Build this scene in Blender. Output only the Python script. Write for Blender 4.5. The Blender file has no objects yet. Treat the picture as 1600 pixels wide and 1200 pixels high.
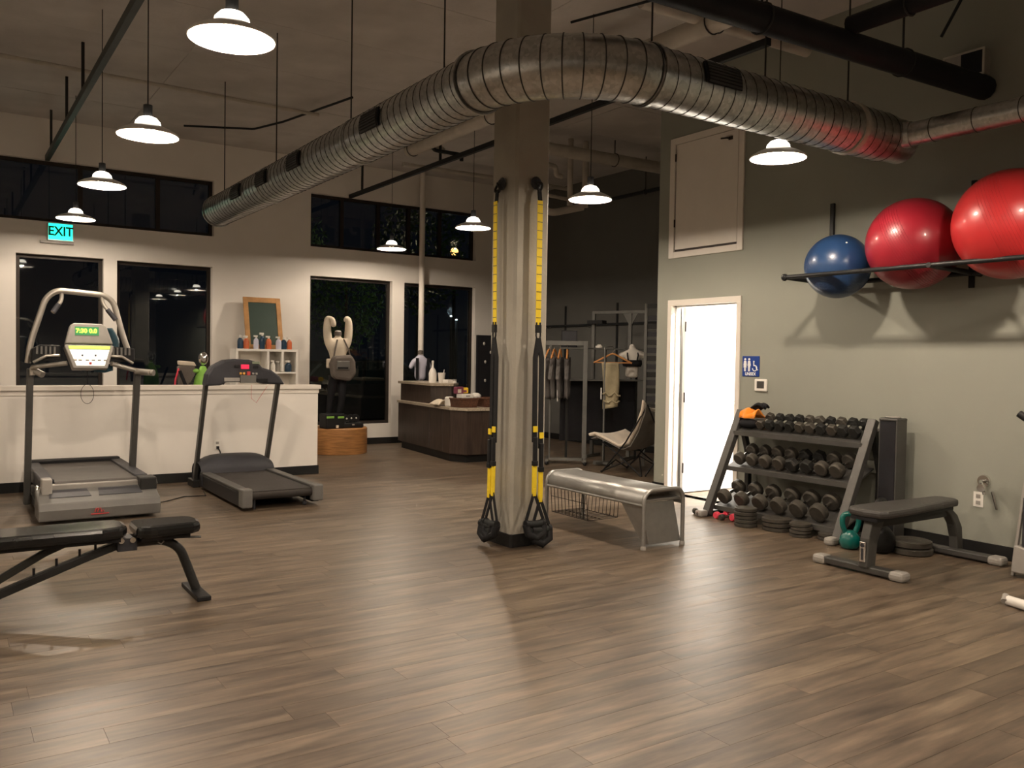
import bpy, bmesh, math, random
from mathutils import Vector, Matrix
random.seed(7)
PI = math.pi
SC = bpy.context.scene
COL = SC.collection

# ---------------------------------------------------------------- camera, world, exposure
cam_d = bpy.data.cameras.new('camera'); cam = bpy.data.objects.new('camera', cam_d); COL.objects.link(cam)
CF = Vector((0.55605649, 0.83062727, -0.02931733)); CR = Vector((0.83113921, -0.55583273, 0.01604944)); CU = Vector((0.00296443, 0.03329118, 0.9994413))
CM = Matrix((CR, CU, -CF)).transposed().to_4x4(); CM.translation = Vector((0, 0, 1.44))
cam.matrix_world = CM
cam_d.sensor_width = 36; cam_d.lens = 1340 / 1600 * 36; cam_d.clip_start = 0.05; cam_d.clip_end = 200
SC.camera = cam
w = bpy.data.worlds.new('night'); SC.world = w; w.use_nodes = True
w.node_tree.nodes['Background'].inputs[0].default_value = (0.35, 0.45, 0.75, 1)
w.node_tree.nodes['Background'].inputs[1].default_value = 0.004
SC.view_settings.view_transform = 'Standard'; SC.view_settings.look = 'None'
SC.view_settings.gamma = 1; SC.view_settings.use_curve_mapping = False
SC.view_settings.exposure = 0.68
LAMP_W = 150.0            # each pendant bulb
LAMP_C = (1.0, 0.83, 0.66)

def project(p):
    d = Vector(p) - Vector((0, 0, 1.44)); z = d.dot(CF)
    if z < 0.1: return None
    return 800 + 1340 * d.dot(CR) / z, 600 - 1340 * d.dot(CU) / z, z

# ---------------------------------------------------------------- materials
def nt(name):
    m = bpy.data.materials.new(name); m.use_nodes = True
    return m, m.node_tree.nodes, m.node_tree.links, m.node_tree.nodes['Principled BSDF']
def pm(name, c, rough=0.5, metal=0.0, var=0.12, scale=6.0, bump=0.0, bscale=60.0, coat=0.0, emit=None, spec=0.4, sheen=0.0, stretch=None):
    m, N, L, b = nt(name)
    tc = N.new('ShaderNodeTexCoord')
    src = tc.outputs['Object']
    if stretch:
        mp = N.new('ShaderNodeMapping'); mp.inputs['Scale'].default_value = stretch
        L.new(src, mp.inputs[0]); src = mp.outputs[0]
    no = N.new('ShaderNodeTexNoise'); no.inputs['Scale'].default_value = scale; no.inputs['Detail'].default_value = 4
    L.new(src, no.inputs['Vector'])
    rp = N.new('ShaderNodeValToRGB')
    rp.color_ramp.elements[0].position = 0.3; rp.color_ramp.elements[1].position = 0.7
    rp.color_ramp.elements[0].color = tuple(x * (1 - var) for x in c) + (1,)
    rp.color_ramp.elements[1].color = tuple(min(1, x * (1 + var)) for x in c) + (1,)
    L.new(no.outputs['Fac'], rp.inputs[0]); L.new(rp.outputs[0], b.inputs['Base Color'])
    b.inputs['Roughness'].default_value = rough; b.inputs['Metallic'].default_value = metal
    b.inputs['Specular IOR Level'].default_value = spec
    if coat: b.inputs['Coat Weight'].default_value = coat; b.inputs['Coat Roughness'].default_value = 0.1
    if sheen: b.inputs['Sheen Weight'].default_value = sheen
    if bump:
        n2 = N.new('ShaderNodeTexNoise'); n2.inputs['Scale'].default_value = bscale; n2.inputs['Detail'].default_value = 3
        L.new(src, n2.inputs['Vector'])
        bp = N.new('ShaderNodeBump'); bp.inputs['Strength'].default_value = bump; bp.inputs['Distance'].default_value = 0.01
        L.new(n2.outputs['Fac'], bp.inputs['Height']); L.new(bp.outputs[0], b.inputs['Normal'])
    if emit:
        b.inputs['Emission Color'].default_value = tuple(emit[0]) + (1,); b.inputs['Emission Strength'].default_value = emit[1]
    return m
def glassy(name, tint, spec_w):
    m, N, L, b = nt(name)
    N.remove(b)
    tr = N.new('ShaderNodeBsdfTransparent'); tr.inputs[0].default_value = tint + (1,)
    gl = N.new('ShaderNodeBsdfGlossy'); gl.inputs['Roughness'].default_value = 0.015
    fr = N.new('ShaderNodeFresnel'); fr.inputs['IOR'].default_value = 1.5
    mu = N.new('ShaderNodeMath'); mu.operation = 'MULTIPLY'; mu.inputs[1].default_value = spec_w
    mx = N.new('ShaderNodeMixShader'); L.new(fr.outputs[0], mu.inputs[0]); L.new(mu.outputs[0], mx.inputs[0])
    L.new(tr.outputs[0], mx.inputs[1]); L.new(gl.outputs[0], mx.inputs[2])
    L.new(mx.outputs[0], N['Material Output'].inputs[0])
    return m
def plank_mat():
    m, N, L, b = nt('floor_plank')
    geo = N.new('ShaderNodeNewGeometry'); oi = N.new('ShaderNodeObjectInfo')
    mp = N.new('ShaderNodeVectorMath'); mp.operation = 'MULTIPLY'; mp.inputs[1].default_value = (1.5, 10, 1)
    L.new(geo.outputs['Position'], mp.inputs[0])
    ad = N.new('ShaderNodeVectorMath'); ad.operation = 'ADD'; L.new(mp.outputs[0], ad.inputs[0])
    sc = N.new('ShaderNodeVectorMath'); sc.operation = 'SCALE'; L.new(oi.outputs['Location'], sc.inputs[0]); sc.inputs['Scale'].default_value = 7.3
    L.new(sc.outputs[0], ad.inputs[1])
    n1 = N.new('ShaderNodeTexNoise'); n1.inputs['Scale'].default_value = 1.0; n1.inputs['Detail'].default_value = 6; n1.inputs['Roughness'].default_value = 0.62
    L.new(ad.outputs[0], n1.inputs['Vector'])
    r1 = N.new('ShaderNodeValToRGB'); e = r1.color_ramp.elements
    e[0].position = 0.33; e[0].color = (0.062, 0.044, 0.030, 1)
    e[1].position = 0.70; e[1].color = (0.186, 0.140, 0.095, 1)
    k = e.new(0.5); k.color = (0.116, 0.084, 0.056, 1)
    L.new(n1.outputs['Fac'], r1.inputs[0])
    mr = N.new('ShaderNodeMapRange'); mr.inputs['To Min'].default_value = 0.84; mr.inputs['To Max'].default_value = 1.16
    L.new(oi.outputs['Random'], mr.inputs[0])
    m3 = N.new('ShaderNodeVectorMath'); m3.operation = 'MULTIPLY'; m3.inputs[1].default_value = (2.6, 3.2, 1); L.new(ad.outputs[0], m3.inputs[0])
    n2 = N.new('ShaderNodeTexNoise'); n2.inputs['Scale'].default_value = 1.0; n2.inputs['Detail'].default_value = 5; L.new(m3.outputs[0], n2.inputs['Vector'])
    r2 = N.new('ShaderNodeMapRange'); r2.inputs['From Min'].default_value = 0.3; r2.inputs['From Max'].default_value = 0.7; r2.inputs['To Min'].default_value = 0.72; r2.inputs['To Max'].default_value = 1.28
    L.new(n2.outputs['Fac'], r2.inputs[0])
    vm = N.new('ShaderNodeVectorMath'); vm.operation = 'SCALE'; L.new(r1.outputs[0], vm.inputs[0]); L.new(r2.outputs[0], vm.inputs['Scale'])
    hs = N.new('ShaderNodeHueSaturation'); L.new(mr.outputs[0], hs.inputs['Value']); L.new(vm.outputs[0], hs.inputs['Color'])
    L.new(hs.outputs[0], b.inputs['Base Color'])
    n3 = N.new('ShaderNodeTexNoise'); n3.inputs['Scale'].default_value = 2.0; L.new(ad.outputs[0], n3.inputs['Vector'])
    m2 = N.new('ShaderNodeMapRange'); m2.inputs['To Min'].default_value = 0.30; m2.inputs['To Max'].default_value = 0.48
    L.new(n3.outputs['Fac'], m2.inputs[0]); L.new(m2.outputs[0], b.inputs['Roughness'])
    bp = N.new('ShaderNodeBump'); bp.inputs['Strength'].default_value = 0.12; bp.inputs['Distance'].default_value = 0.004
    L.new(n1.outputs['Fac'], bp.inputs['Height']); L.new(bp.outputs[0], b.inputs['Normal'])
    b.inputs['Specular IOR Level'].default_value = 0.5
    return m
def duct_mat():
    m, N, L, b = nt('galvanised_steel')
    tc = N.new('ShaderNodeTexCoord')
    vo = N.new('ShaderNodeTexVoronoi'); vo.inputs['Scale'].default_value = 45; L.new(tc.outputs['Object'], vo.inputs['Vector'])
    no = N.new('ShaderNodeTexNoise'); no.inputs['Scale'].default_value = 5; L.new(tc.outputs['Object'], no.inputs['Vector'])
    r1 = N.new('ShaderNodeValToRGB'); r1.color_ramp.elements[0].color = (0.40, 0.41, 0.40, 1); r1.color_ramp.elements[1].color = (0.62, 0.62, 0.60, 1)
    L.new(vo.outputs['Color'], r1.inputs[0]); L.new(r1.outputs[0], b.inputs['Base Color'])
    b.inputs['Metallic'].default_value = 1.0
    m2 = N.new('ShaderNodeMapRange'); m2.inputs['To Min'].default_value = 0.26; m2.inputs['To Max'].default_value = 0.42
    L.new(no.outputs['Fac'], m2.inputs[0]); L.new(m2.outputs[0], b.inputs['Roughness'])
    bp = N.new('ShaderNodeBump'); bp.inputs['Strength'].default_value = 0.15; bp.inputs['Distance'].default_value = 0.02
    L.new(no.outputs['Fac'], bp.inputs['Height']); L.new(bp.outputs[0], b.inputs['Normal'])
    return m
def emis(name, c, s):
    m, N, L, b = nt(name); b.inputs['Base Color'].default_value = c + (1,); b.inputs['Emission Color'].default_value = c + (1,); b.inputs['Emission Strength'].default_value = s
    return m
M = dict(
 white_wall=pm('white_wall_paint', (0.82, 0.78, 0.72), 0.75, var=0.03, scale=2, bump=0.08, bscale=220),
 grey_wall=pm('grey_wall_paint', (0.285, 0.292, 0.248), 0.72, var=0.04, scale=1.5, bump=0.08, bscale=220),
 dark_wall=pm('dark_grey_wall_paint', (0.13, 0.13, 0.12), 0.75, var=0.05, scale=1.5, bump=0.06, bscale=220),
 bath=pm('bathroom_white', (0.85, 0.84, 0.82), 0.6, var=0.02),
 ceil=pm('ceiling_concrete', (0.53, 0.50, 0.475), 0.85, var=0.14, scale=1.7, bump=0.25, bscale=25),
 joint=pm('dark_joint', (0.07, 0.06, 0.055), 0.9),
 conc=pm('column_concrete', (0.36, 0.335, 0.28), 0.78, var=0.10, scale=3, bump=0.25, bscale=35),
 plank=plank_mat(),
 black_base=pm('black_cove_rubber', (0.012, 0.012, 0.012), 0.5, spec=0.22),
 trim=pm('white_trim_paint', (0.76, 0.71, 0.64), 0.45, var=0.02),
 door=pm('door_white_paint', (0.82, 0.82, 0.80), 0.4, var=0.02),
 alu=pm('dark_bronze_aluminium', (0.035, 0.028, 0.024), 0.45, 0.3, spec=0.22),
 glass=glassy('window_glass', (0.80, 0.86, 0.85), 1.7),
 duct=duct_mat(),
 seam=pm('duct_seam_steel', (0.07, 0.07, 0.07), 0.6, 0.3),
 strap=pm('pale_duct_strap', (0.55, 0.52, 0.46), 0.5, 0.5),
 grille=pm('black_grille', (0.015, 0.015, 0.018), 0.6, spec=0.22),
 bpipe=pm('black_iron_pipe', (0.02, 0.022, 0.024), 0.55, 0.2, spec=0.22),
 gpipe=pm('grey_green_steel_channel', (0.06, 0.07, 0.068), 0.5, 0.4),
 wpipe=pm('white_insulated_pipe', (0.50, 0.46, 0.40), 0.7, bump=0.1, bscale=40),
 enamel=pm('white_enamel', (0.88, 0.87, 0.84), 0.3, var=0.02),
 enamel_out=pm('pale_enamel_outside', (0.55, 0.53, 0.50), 0.35, var=0.03),
 socket=pm('black_socket', (0.02, 0.02, 0.02), 0.5),
 bulb=emis('lamp_bulb', (1.0, 0.88, 0.70), 60.0),
 lampglare=emis('lamp_top_glare', (1.0, 0.88, 0.74), 4.5),  # emission imitating the bulb's glare above the shade, also lifts the ceiling
 exitg=emis('exit_green', (0.02, 0.95, 0.62), 1.3),
 exitl=pm('exit_letter', (0.0, 0.12, 0.07), 0.5),
 steel=pm('brushed_steel', (0.40, 0.395, 0.375), 0.42, 0.85, stretch=(3, 3, 3), var=0.06),
 chrome=pm('chrome', (0.75, 0.74, 0.72), 0.15, 1.0, var=0.02),
 silver=pm('silver_paint', (0.46, 0.43, 0.38), 0.35, 0.6, var=0.05),
 greyp=pm('grey_plastic', (0.135, 0.13, 0.12), 0.5, bump=0.05),
 lgrey=pm('light_grey_plastic', (0.33, 0.31, 0.28), 0.45),
 dgrey=pm('dark_grey_plastic', (0.042, 0.042, 0.048), 0.45, bump=0.05, spec=0.22),
 belt=pm('treadmill_belt_rubber', (0.035, 0.030, 0.027), 0.65, bump=0.2, bscale=200, spec=0.22),
 belt2=pm('worn_grey_belt', (0.085, 0.075, 0.066), 0.55, bump=0.2, bscale=200),
 blackp=pm('black_plastic', (0.014, 0.014, 0.015), 0.42, spec=0.22),
 vinyl=pm('black_vinyl', (0.010, 0.010, 0.010), 0.22, bump=0.06, bscale=90, coat=0.3, spec=0.22),
 dvinyl=pm('dark_grey_vinyl', (0.048, 0.045, 0.042), 0.42, bump=0.06, bscale=120),
 dframe=pm('dark_grey_powder_coat', (0.032, 0.032, 0.031), 0.4, 0.3, spec=0.22),
 gframe=pm('grey_powder_coat', (0.075, 0.073, 0.068), 0.42, 0.3),
 iron=pm('grey_cast_iron', (0.080, 0.072, 0.060), 0.5, 0.5, var=0.2, scale=14),
 rubber=pm('black_rubber_head', (0.017, 0.017, 0.016), 0.55, spec=0.22),
 screen_g=emis('green_display', (0.02, 0.16, 0.05), 0.6),
 screen_y=emis('yellow_display_text', (0.55, 1.0, 0.05), 2.0),
 screen_r=emis('red_display', (0.75, 0.02, 0.07), 0.45),
 screen_l=emis('dim_lcd', (0.12, 0.13, 0.08), 0.3),
 keypad=pm('white_keypad', (0.85, 0.82, 0.74), 0.35, emit=((1, 0.95, 0.82), 0.55), var=0.05),
 red=pm('red_print', (0.55, 0.05, 0.05), 0.5),
 orange_b=pm('orange_button', (0.8, 0.4, 0.08), 0.5),
 teal=pm('teal_cloth', (0.010, 0.045, 0.065), 0.85, sheen=0.3, bump=0.3),
 yellow=pm('yellow_webbing', (0.85, 0.62, 0.02), 0.6, var=0.06, bump=0.3, bscale=300),
 bweb=pm('black_webbing', (0.012, 0.012, 0.013), 0.7, bump=0.3, bscale=300, spec=0.22),
 foam=pm('black_foam', (0.02, 0.022, 0.022), 0.6, spec=0.22),
 blue_ball=pm('blue_ball_vinyl', (0.014, 0.042, 0.115), 0.33, var=0.06, coat=0.25),
 red_ball=pm('red_ball_vinyl', (0.24, 0.010, 0.020), 0.36, var=0.06, coat=0.25),
 red_ball2=pm('bright_red_ball_vinyl', (0.42, 0.022, 0.024), 0.36, var=0.06, coat=0.25),
 white=pm('white_plastic', (0.82, 0.79, 0.73), 0.4, var=0.03),
 sign_b=pm('sign_blue', (0.012, 0.045, 0.24), 0.35, var=0.03),
 sign_w=pm('sign_white', (0.85, 0.85, 0.83), 0.5),
 tealk=pm('teal_kettlebell_vinyl', (0.0, 0.105, 0.09), 0.25, coat=0.5, var=0.08),
 blackk=pm('black_kettlebell', (0.012, 0.012, 0.012), 0.4, spec=0.22),
 pink=pm('pink_vinyl', (0.75, 0.06, 0.10), 0.45),
 orange=pm('orange_cloth', (0.95, 0.28, 0.015), 0.85, bump=0.4, bscale=40, sheen=0.3),
 wood=pm('honey_wood', (0.42, 0.20, 0.07), 0.45, var=0.3, scale=6, stretch=(1, 1, 9)),
 dwood=pm('dark_walnut_laminate', (0.042, 0.028, 0.021), 0.45, var=0.4, scale=4, stretch=(8, 8, 0.8)),
 granite=pm('speckled_granite', (0.40, 0.34, 0.26), 0.3, var=0.5, scale=90),
 wicker=pm('brown_wicker', (0.10, 0.042, 0.022), 0.6, var=0.4, scale=60, bump=0.6, bscale=90),
 mirror=pm('dark_green_board', (0.030, 0.055, 0.042), 0.6, var=0.05),
 frame=pm('oak_frame', (0.46, 0.24, 0.085), 0.5, var=0.2, scale=9),
 rackgrey=pm('rack_grey_paint', (0.15, 0.15, 0.14), 0.45, 0.2),
 hanger=pm('wooden_hanger', (0.60, 0.27, 0.09), 0.35, var=0.15),
 shirt=pm('dark_striped_knit', (0.10, 0.092, 0.088), 0.9, var=0.45, scale=30, stretch=(1, 1, 0.2), bump=0.3),
 khaki=pm('khaki_cotton', (0.36, 0.31, 0.20), 0.9, var=0.12, bump=0.4, bscale=25),
 paper=pm('paper_tag', (0.85, 0.82, 0.78), 0.8),
 body=pm('white_mannequin', (0.72, 0.68, 0.62), 0.5, var=0.03),
 cream=pm('cream_shirt', (0.66, 0.58, 0.46), 0.85, bump=0.3, bscale=20),
 pack=pm('grey_taupe_pack', (0.13, 0.11, 0.095), 0.8, bump=0.3),
 blackc=pm('black_cloth', (0.012, 0.012, 0.014), 0.85, spec=0.22),
 lime=pm('lime_cloth', (0.28, 0.58, 0.10), 0.7),
 lav=pm('lavender_bottle', (0.55, 0.55, 0.66), 0.25, var=0.06),
 navy=pm('navy_bottle', (0.015, 0.04, 0.075), 0.2),
 rust=pm('rust_bottle', (0.55, 0.13, 0.05), 0.25),
 clear=pm('pale_cap', (0.75, 0.72, 0.66), 0.3),
 fur=pm('cream_fleece', (0.70, 0.61, 0.50), 0.95, bump=0.7, bscale=60, sheen=0.4),
 canvas=pm('grey_canvas', (0.27, 0.25, 0.23), 0.85),
 asphalt=pm('asphalt', (0.03, 0.03, 0.03), 0.9),
 car=pm('dark_car_paint', (0.010, 0.013, 0.020), 0.2, 0.2, coat=1.0),
 carglass=pm('car_glass', (0.01, 0.02, 0.025), 0.08),
 alloy=pm('alloy_wheel', (0.22, 0.22, 0.22), 0.35, 0.8),
 leaf=pm('leaf', (0.06, 0.16, 0.03), 0.6, var=0.4),
 bark=pm('bark', (0.08, 0.06, 0.04), 0.9),
 street=emis('street_glow', (0.95, 0.95, 1.0), 6.0),
 streeto=emis('street_glow_orange', (1.0, 0.45, 0.12), 3.0),
 tail=emis('tail_light', (1.0, 0.05, 0.03), 2.5),
 thermo=pm('thermostat_screen', (0.06, 0.055, 0.05), 0.3),
 mix1=pm('snack_wrapper_purple', (0.20, 0.05, 0.08), 0.4), mix2=pm('snack_wrapper_yellow', (0.85, 0.55, 0.03), 0.4),
)

# ---------------------------------------------------------------- mesh helpers
class MB:
    def __init__(s): s.v = []; s.f = []
    def add(s, vs, fs, T=None):
        o = len(s.v)
        s.v += [tuple(T @ Vector(v)) if T else tuple(v) for v in vs]
        s.f += [tuple(i + o for i in f) for f in fs]; return s
    def box(s, a, b, T=None):
        x0, y0, z0 = [min(a[i], b[i]) for i in range(3)]; x1, y1, z1 = [max(a[i], b[i]) for i in range(3)]
        v = [(x0,y0,z0),(x1,y0,z0),(x1,y1,z0),(x0,y1,z0),(x0,y0,z1),(x1,y0,z1),(x1,y1,z1),(x0,y1,z1)]
        return s.add(v, [(0,3,2,1),(4,5,6,7),(0,1,5,4),(1,2,6,5),(2,3,7,6),(3,0,4,7)], T)
    def cb(s, c, d, T=None):
        return s.box([c[i] - d[i] / 2 for i in range(3)], [c[i] + d[i] / 2 for i in range(3)], T)
    def sweep(s, pts, sec, closed=False, cap=True, up=None, scl=None):
        pts = [Vector(p) for p in pts]; n = len(pts); k = len(sec); vs = []
        if closed: tg = [(pts[(i + 1) % n] - pts[i - 1]).normalized() for i in range(n)]
        else: tg = [(pts[min(i + 1, n - 1)] - pts[max(i - 1, 0)]).normalized() for i in range(n)]
        u = Vector(up) if up else (Vector((0, 0, 1)) if abs(tg[0].z) < 0.9 else Vector((0, 1, 0)))
        for i in range(n):
            t = tg[i]; u = (u - t * u.dot(t))
            if u.length < 1e-5: u = t.orthogonal()
            u.normalize(); r = t.cross(u); q = scl[i] if scl else 1
            # mitre for sharp turns
            for (a, b) in sec: vs.append(pts[i] + (r * a + u * b) * q)
        fs = []
        for i in range(n if closed else n - 1):
            for j in range(k):
                a = i * k + j; b = i * k + (j + 1) % k; c = ((i + 1) % n) * k + (j + 1) % k; d = ((i + 1) % n) * k + j
                fs.append((a, b, c, d))
        if cap and not closed: fs.append(tuple(range(k))[::-1]); fs.append(tuple((n - 1) * k + j for j in range(k)))
        return s.add(vs, fs)
    def tube(s, pts, r, n=10, closed=False, cap=True, radii=None, up=None):
        sec = [(math.cos(2 * PI * j / n) * r, math.sin(2 * PI * j / n) * r) for j in range(n)]
        return s.sweep(pts, sec, closed, cap, up, [q / r for q in radii] if radii else None)
    def bar(s, pts, w, h, up=None, closed=False):
        return s.sweep(pts, [(-w/2, -h/2), (w/2, -h/2), (w/2, h/2), (-w/2, h/2)], closed, True, up)
    def lathe(s, prof, c=(0, 0, 0), n=24, axis='z', sx=1, sy=1, cap=True):
        vs = []; m = len(prof)
        for (r, z) in prof:
            for j in range(n):
                a = 2 * PI * j / n; p = (r * math.cos(a) * sx, r * math.sin(a) * sy, z)
                if axis == 'x': p = (p[2], p[0], p[1])
                if axis == 'y': p = (p[0], p[2], p[1])
                vs.append((p[0] + c[0], p[1] + c[1], p[2] + c[2]))
        fs = [(i*n+j, i*n+(j+1) % n, (i+1)*n+(j+1) % n, (i+1)*n+j) for i in range(m - 1) for j in range(n)]
        if cap and prof[0][0] > 1e-4: fs.append(tuple(range(n))[::-1])
        if cap and prof[-1][0] > 1e-4: fs.append(tuple((m-1)*n+j for j in range(n)))
        return s.add(vs, fs)
    def prism(s, poly, d0, d1, ax='y', T=None):
        def P(a, b, d): return {'x': (d, a, b), 'y': (a, d, b), 'z': (a, b, d)}[ax]
        n = len(poly); v = [P(a, b, d0) for a, b in poly] + [P(a, b, d1) for a, b in poly]
        f = [tuple(range(n)), tuple(range(2*n-1, n-1, -1))] + [(i, i + n, (i+1) % n + n, (i+1) % n) for i in range(n)]
        return s.add(v, f, T)
    def ball(s, c, r, n=20, m=12):
        rr = r if isinstance(r, tuple) else (r, r, r); vs = [(c[0], c[1], c[2] - rr[2])]
        for i in range(1, m):
            a = -PI/2 + PI * i / m
            for j in range(n):
                b = 2*PI*j/n; vs.append((c[0]+rr[0]*math.cos(a)*math.cos(b), c[1]+rr[1]*math.cos(a)*math.sin(b), c[2]+rr[2]*math.sin(a)))
        vs.append((c[0], c[1], c[2] + rr[2])); t = len(vs) - 1
        fs = [(0, 1 + (j+1) % n, 1 + j) for j in range(n)]
        for i in range(m - 2):
            for j in range(n): a = 1+i*n; fs.append((a+j, a+(j+1) % n, a+n+(j+1) % n, a+n+j))
        a = 1 + (m-2)*n; fs += [(a+j, a+(j+1) % n, t) for j in range(n)]
        return s.add(vs, fs)
    def grid(s, fn, nu, nv, th=0.0):
        vs = [Vector(fn(i / nu, j / nv)) for i in range(nu + 1) for j in range(nv + 1)]
        fs = [(i*(nv+1)+j, (i+1)*(nv+1)+j, (i+1)*(nv+1)+j+1, i*(nv+1)+j+1) for i in range(nu) for j in range(nv)]
        return s.add(vs, fs)
    def build(s, name, mat, parent=None, smooth=None, bevel=0, loc=None, solid=0, sub=0, rz=0):
        me = bpy.data.meshes.new(name); me.from_pydata(s.v, [], s.f)
        bm = bmesh.new(); bm.from_mesh(me); bmesh.ops.recalc_face_normals(bm, faces=bm.faces); bm.to_mesh(me); bm.free()
        me.materials.append(M[mat] if isinstance(mat, str) else mat)
        o = bpy.data.objects.new(name, me); COL.objects.link(o)
        if parent: o.parent = parent
        if loc: o.location = loc
        if rz: o.rotation_euler.z = rz
        if smooth is not None:
            for p in me.polygons: p.use_smooth = True
            if smooth and smooth < 180: me.set_sharp_from_angle(angle=math.radians(smooth))
        if solid:
            d = o.modifiers.new('thick', 'SOLIDIFY'); d.thickness = solid; d.offset = 0
        if sub:
            d = o.modifiers.new('sub', 'SUBSURF'); d.levels = sub; d.render_levels = sub
        if bevel:
            d = o.modifiers.new('bevel', 'BEVEL'); d.width = bevel; d.segments = 2; d.limit_method = 'ANGLE'; d.angle_limit = math.radians(40)
        return o
def tag(o, label, cat, group=None, kind=None):
    if label: o['label'] = label
    if cat: o['category'] = cat
    if group: o['group'] = group
    if kind: o['kind'] = kind
    return o
def thing(name, label, cat, loc, rz=0, group=None):
    o = bpy.data.objects.new(name, None); o.empty_display_size = 0.1; COL.objects.link(o)
    o.location = loc; o.rotation_euler = (0, 0, rz)
    return tag(o, label, cat, group)
def struct(o, label=None):
    o['kind'] = 'structure'
    if label: o['label'] = label
    return o
def dup(root, loc, rz=None, label=None):
    def cp(o, par):
        c = o.copy(); COL.objects.link(c)
        if par: c.parent = par
        for ch in KIDS.get(o.name, [h for h in o.children]): cp(ch, c)
        return c
    r = cp(root, None); r.location = loc
    if rz is not None: r.rotation_euler.z = rz
    if label: r['label'] = label
    return r
KIDS = {}
def text(name, s, size, mat, parent, M4, ext=0.002, label=None):
    cu = bpy.data.curves.new('t', 'FONT'); cu.body = s; cu.size = size; cu.extrude = ext; cu.offset = size * .025; cu.align_x = 'CENTER'; cu.align_y = 'CENTER'
    t = bpy.data.objects.new('t', cu); COL.objects.link(t)
    bpy.context.view_layer.update()
    me = bpy.data.meshes.new_from_object(t.evaluated_get(bpy.context.evaluated_depsgraph_get()))
    bpy.data.objects.remove(t); me.transform(M4); me.materials.clear(); me.materials.append(M[mat])
    o = bpy.data.objects.new(name, me); COL.objects.link(o)
    if parent: o.parent = parent
    return o
def FX(x, y, z): # plane facing -X (text readable from -X side)
    return Matrix(((0, 0, -1, x), (-1, 0, 0, y), (0, 1, 0, z), (0, 0, 0, 1)))
def FY(x, y, z): # facing -Y
    return Matrix(((1, 0, 0, x), (0, 0, -1, y), (0, 1, 0, z), (0, 0, 0, 1)))
def arc(c, r, a0, a1, n, f): return [f(c[0] + r * math.cos(math.radians(a0 + (a1-a0)*i/n)), c[1] + r * math.sin(math.radians(a0 + (a1-a0)*i/n))) for i in range(n + 1)]
def rpath(pts, r, n=5):
    "rounded polyline"
    P = [Vector(p) for p in pts]; out = [P[0]]
    for i in range(1, len(P) - 1):
        a = (P[i-1] - P[i]); b = (P[i+1] - P[i]); d = min(r, a.length * .49, b.length * .49)
        p0 = P[i] + a.normalized() * d; p1 = P[i] + b.normalized() * d
        for k in range(n + 1):
            t = k / n; out.append(p0 * (1-t)**2 + P[i] * 2*t*(1-t) + p1 * t*t)
    out.append(P[-1]); return out
def skin(name, pts, edges, mat, parent, sub=2, root=0):
    "continuous body grown from a skeleton: pts = [(x,y,z,r[,r2])]"
    bm = bmesh.new(); L = bm.verts.layers.skin.verify(); vs = [bm.verts.new(p[:3]) for p in pts]
    for a, b in edges: bm.edges.new((vs[a], vs[b]))
    for v, p in zip(vs, pts):
        v[L].radius = (p[3], p[4] if len(p) > 4 else p[3]); v[L].use_root = False
    vs[root][L].use_root = True
    me = bpy.data.meshes.new(name); bm.to_mesh(me); bm.free()
    me.materials.append(M[mat]); o = bpy.data.objects.new(name, me); COL.objects.link(o)
    if parent: o.parent = parent
    d = o.modifiers.new('skin', 'SKIN'); d.use_smooth_shade = True
    d = o.modifiers.new('sub', 'SUBSURF'); d.levels = sub; d.render_levels = sub
    return o

# ================================================================ THE SETTING
XR, YF, ZC = 6.6, 13.0, 4.53      # right wall, far wall, ceiling
XL, YB, XS = -5.0, -7.0, 9.3      # left wall, back wall, side wall of the shop bay
def wall_holes(name, mat, ax, c0, c1, a0, a1, z0, z1, holes, label=None):
    "wall slab, thickness c0..c1 across, along a0..a1, with rectangular holes (a0,a1,z0,z1)"
    A = sorted({a0, a1, *[h[0] for h in holes], *[h[1] for h in holes]}); Z = sorted({z0, z1, *[h[2] for h in holes], *[h[3] for h in holes]})
    mb = MB(); ia = {(a, z, c): None for a in A for z in Z for c in (0, 1)}; V = {}
    def vid(a, z, c):
        k = (a, z, c)
        if k not in V:
            V[k] = len(mb.v); q = (c0, c1)[c]
            mb.v.append((a, q, z) if ax == 'y' else (q, a, z))
        return V[k]
    def solid(i, j):
        if i < 0 or j < 0 or i >= len(A) - 1 or j >= len(Z) - 1: return False
        x = (A[i] + A[i+1]) / 2; z = (Z[j] + Z[j+1]) / 2
        return not any(h[0] < x < h[1] and h[2] < z < h[3] for h in holes)
    for i in range(len(A) - 1):
        for j in range(len(Z) - 1):
            if not solid(i, j): continue
            p, q, r, s = A[i], A[i+1], Z[j], Z[j+1]
            for c in (0, 1): mb.f.append((vid(p, r, c), vid(q, r, c), vid(q, s, c), vid(p, s, c)))
            if not solid(i-1, j): mb.f.append((vid(p, r, 0), vid(p, s, 0), vid(p, s, 1), vid(p, r, 1)))
            if not solid(i+1, j): mb.f.append((vid(q, r, 0), vid(q, s, 0), vid(q, s, 1), vid(q, r, 1)))
            if not solid(i, j-1): mb.f.append((vid(p, r, 0), vid(q, r, 0), vid(q, r, 1), vid(p, r, 1)))
            if not solid(i, j+1): mb.f.append((vid(p, s, 0), vid(q, s, 0), vid(q, s, 1), vid(p, s, 1)))
    return struct(mb.build(name, mat), label)

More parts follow.
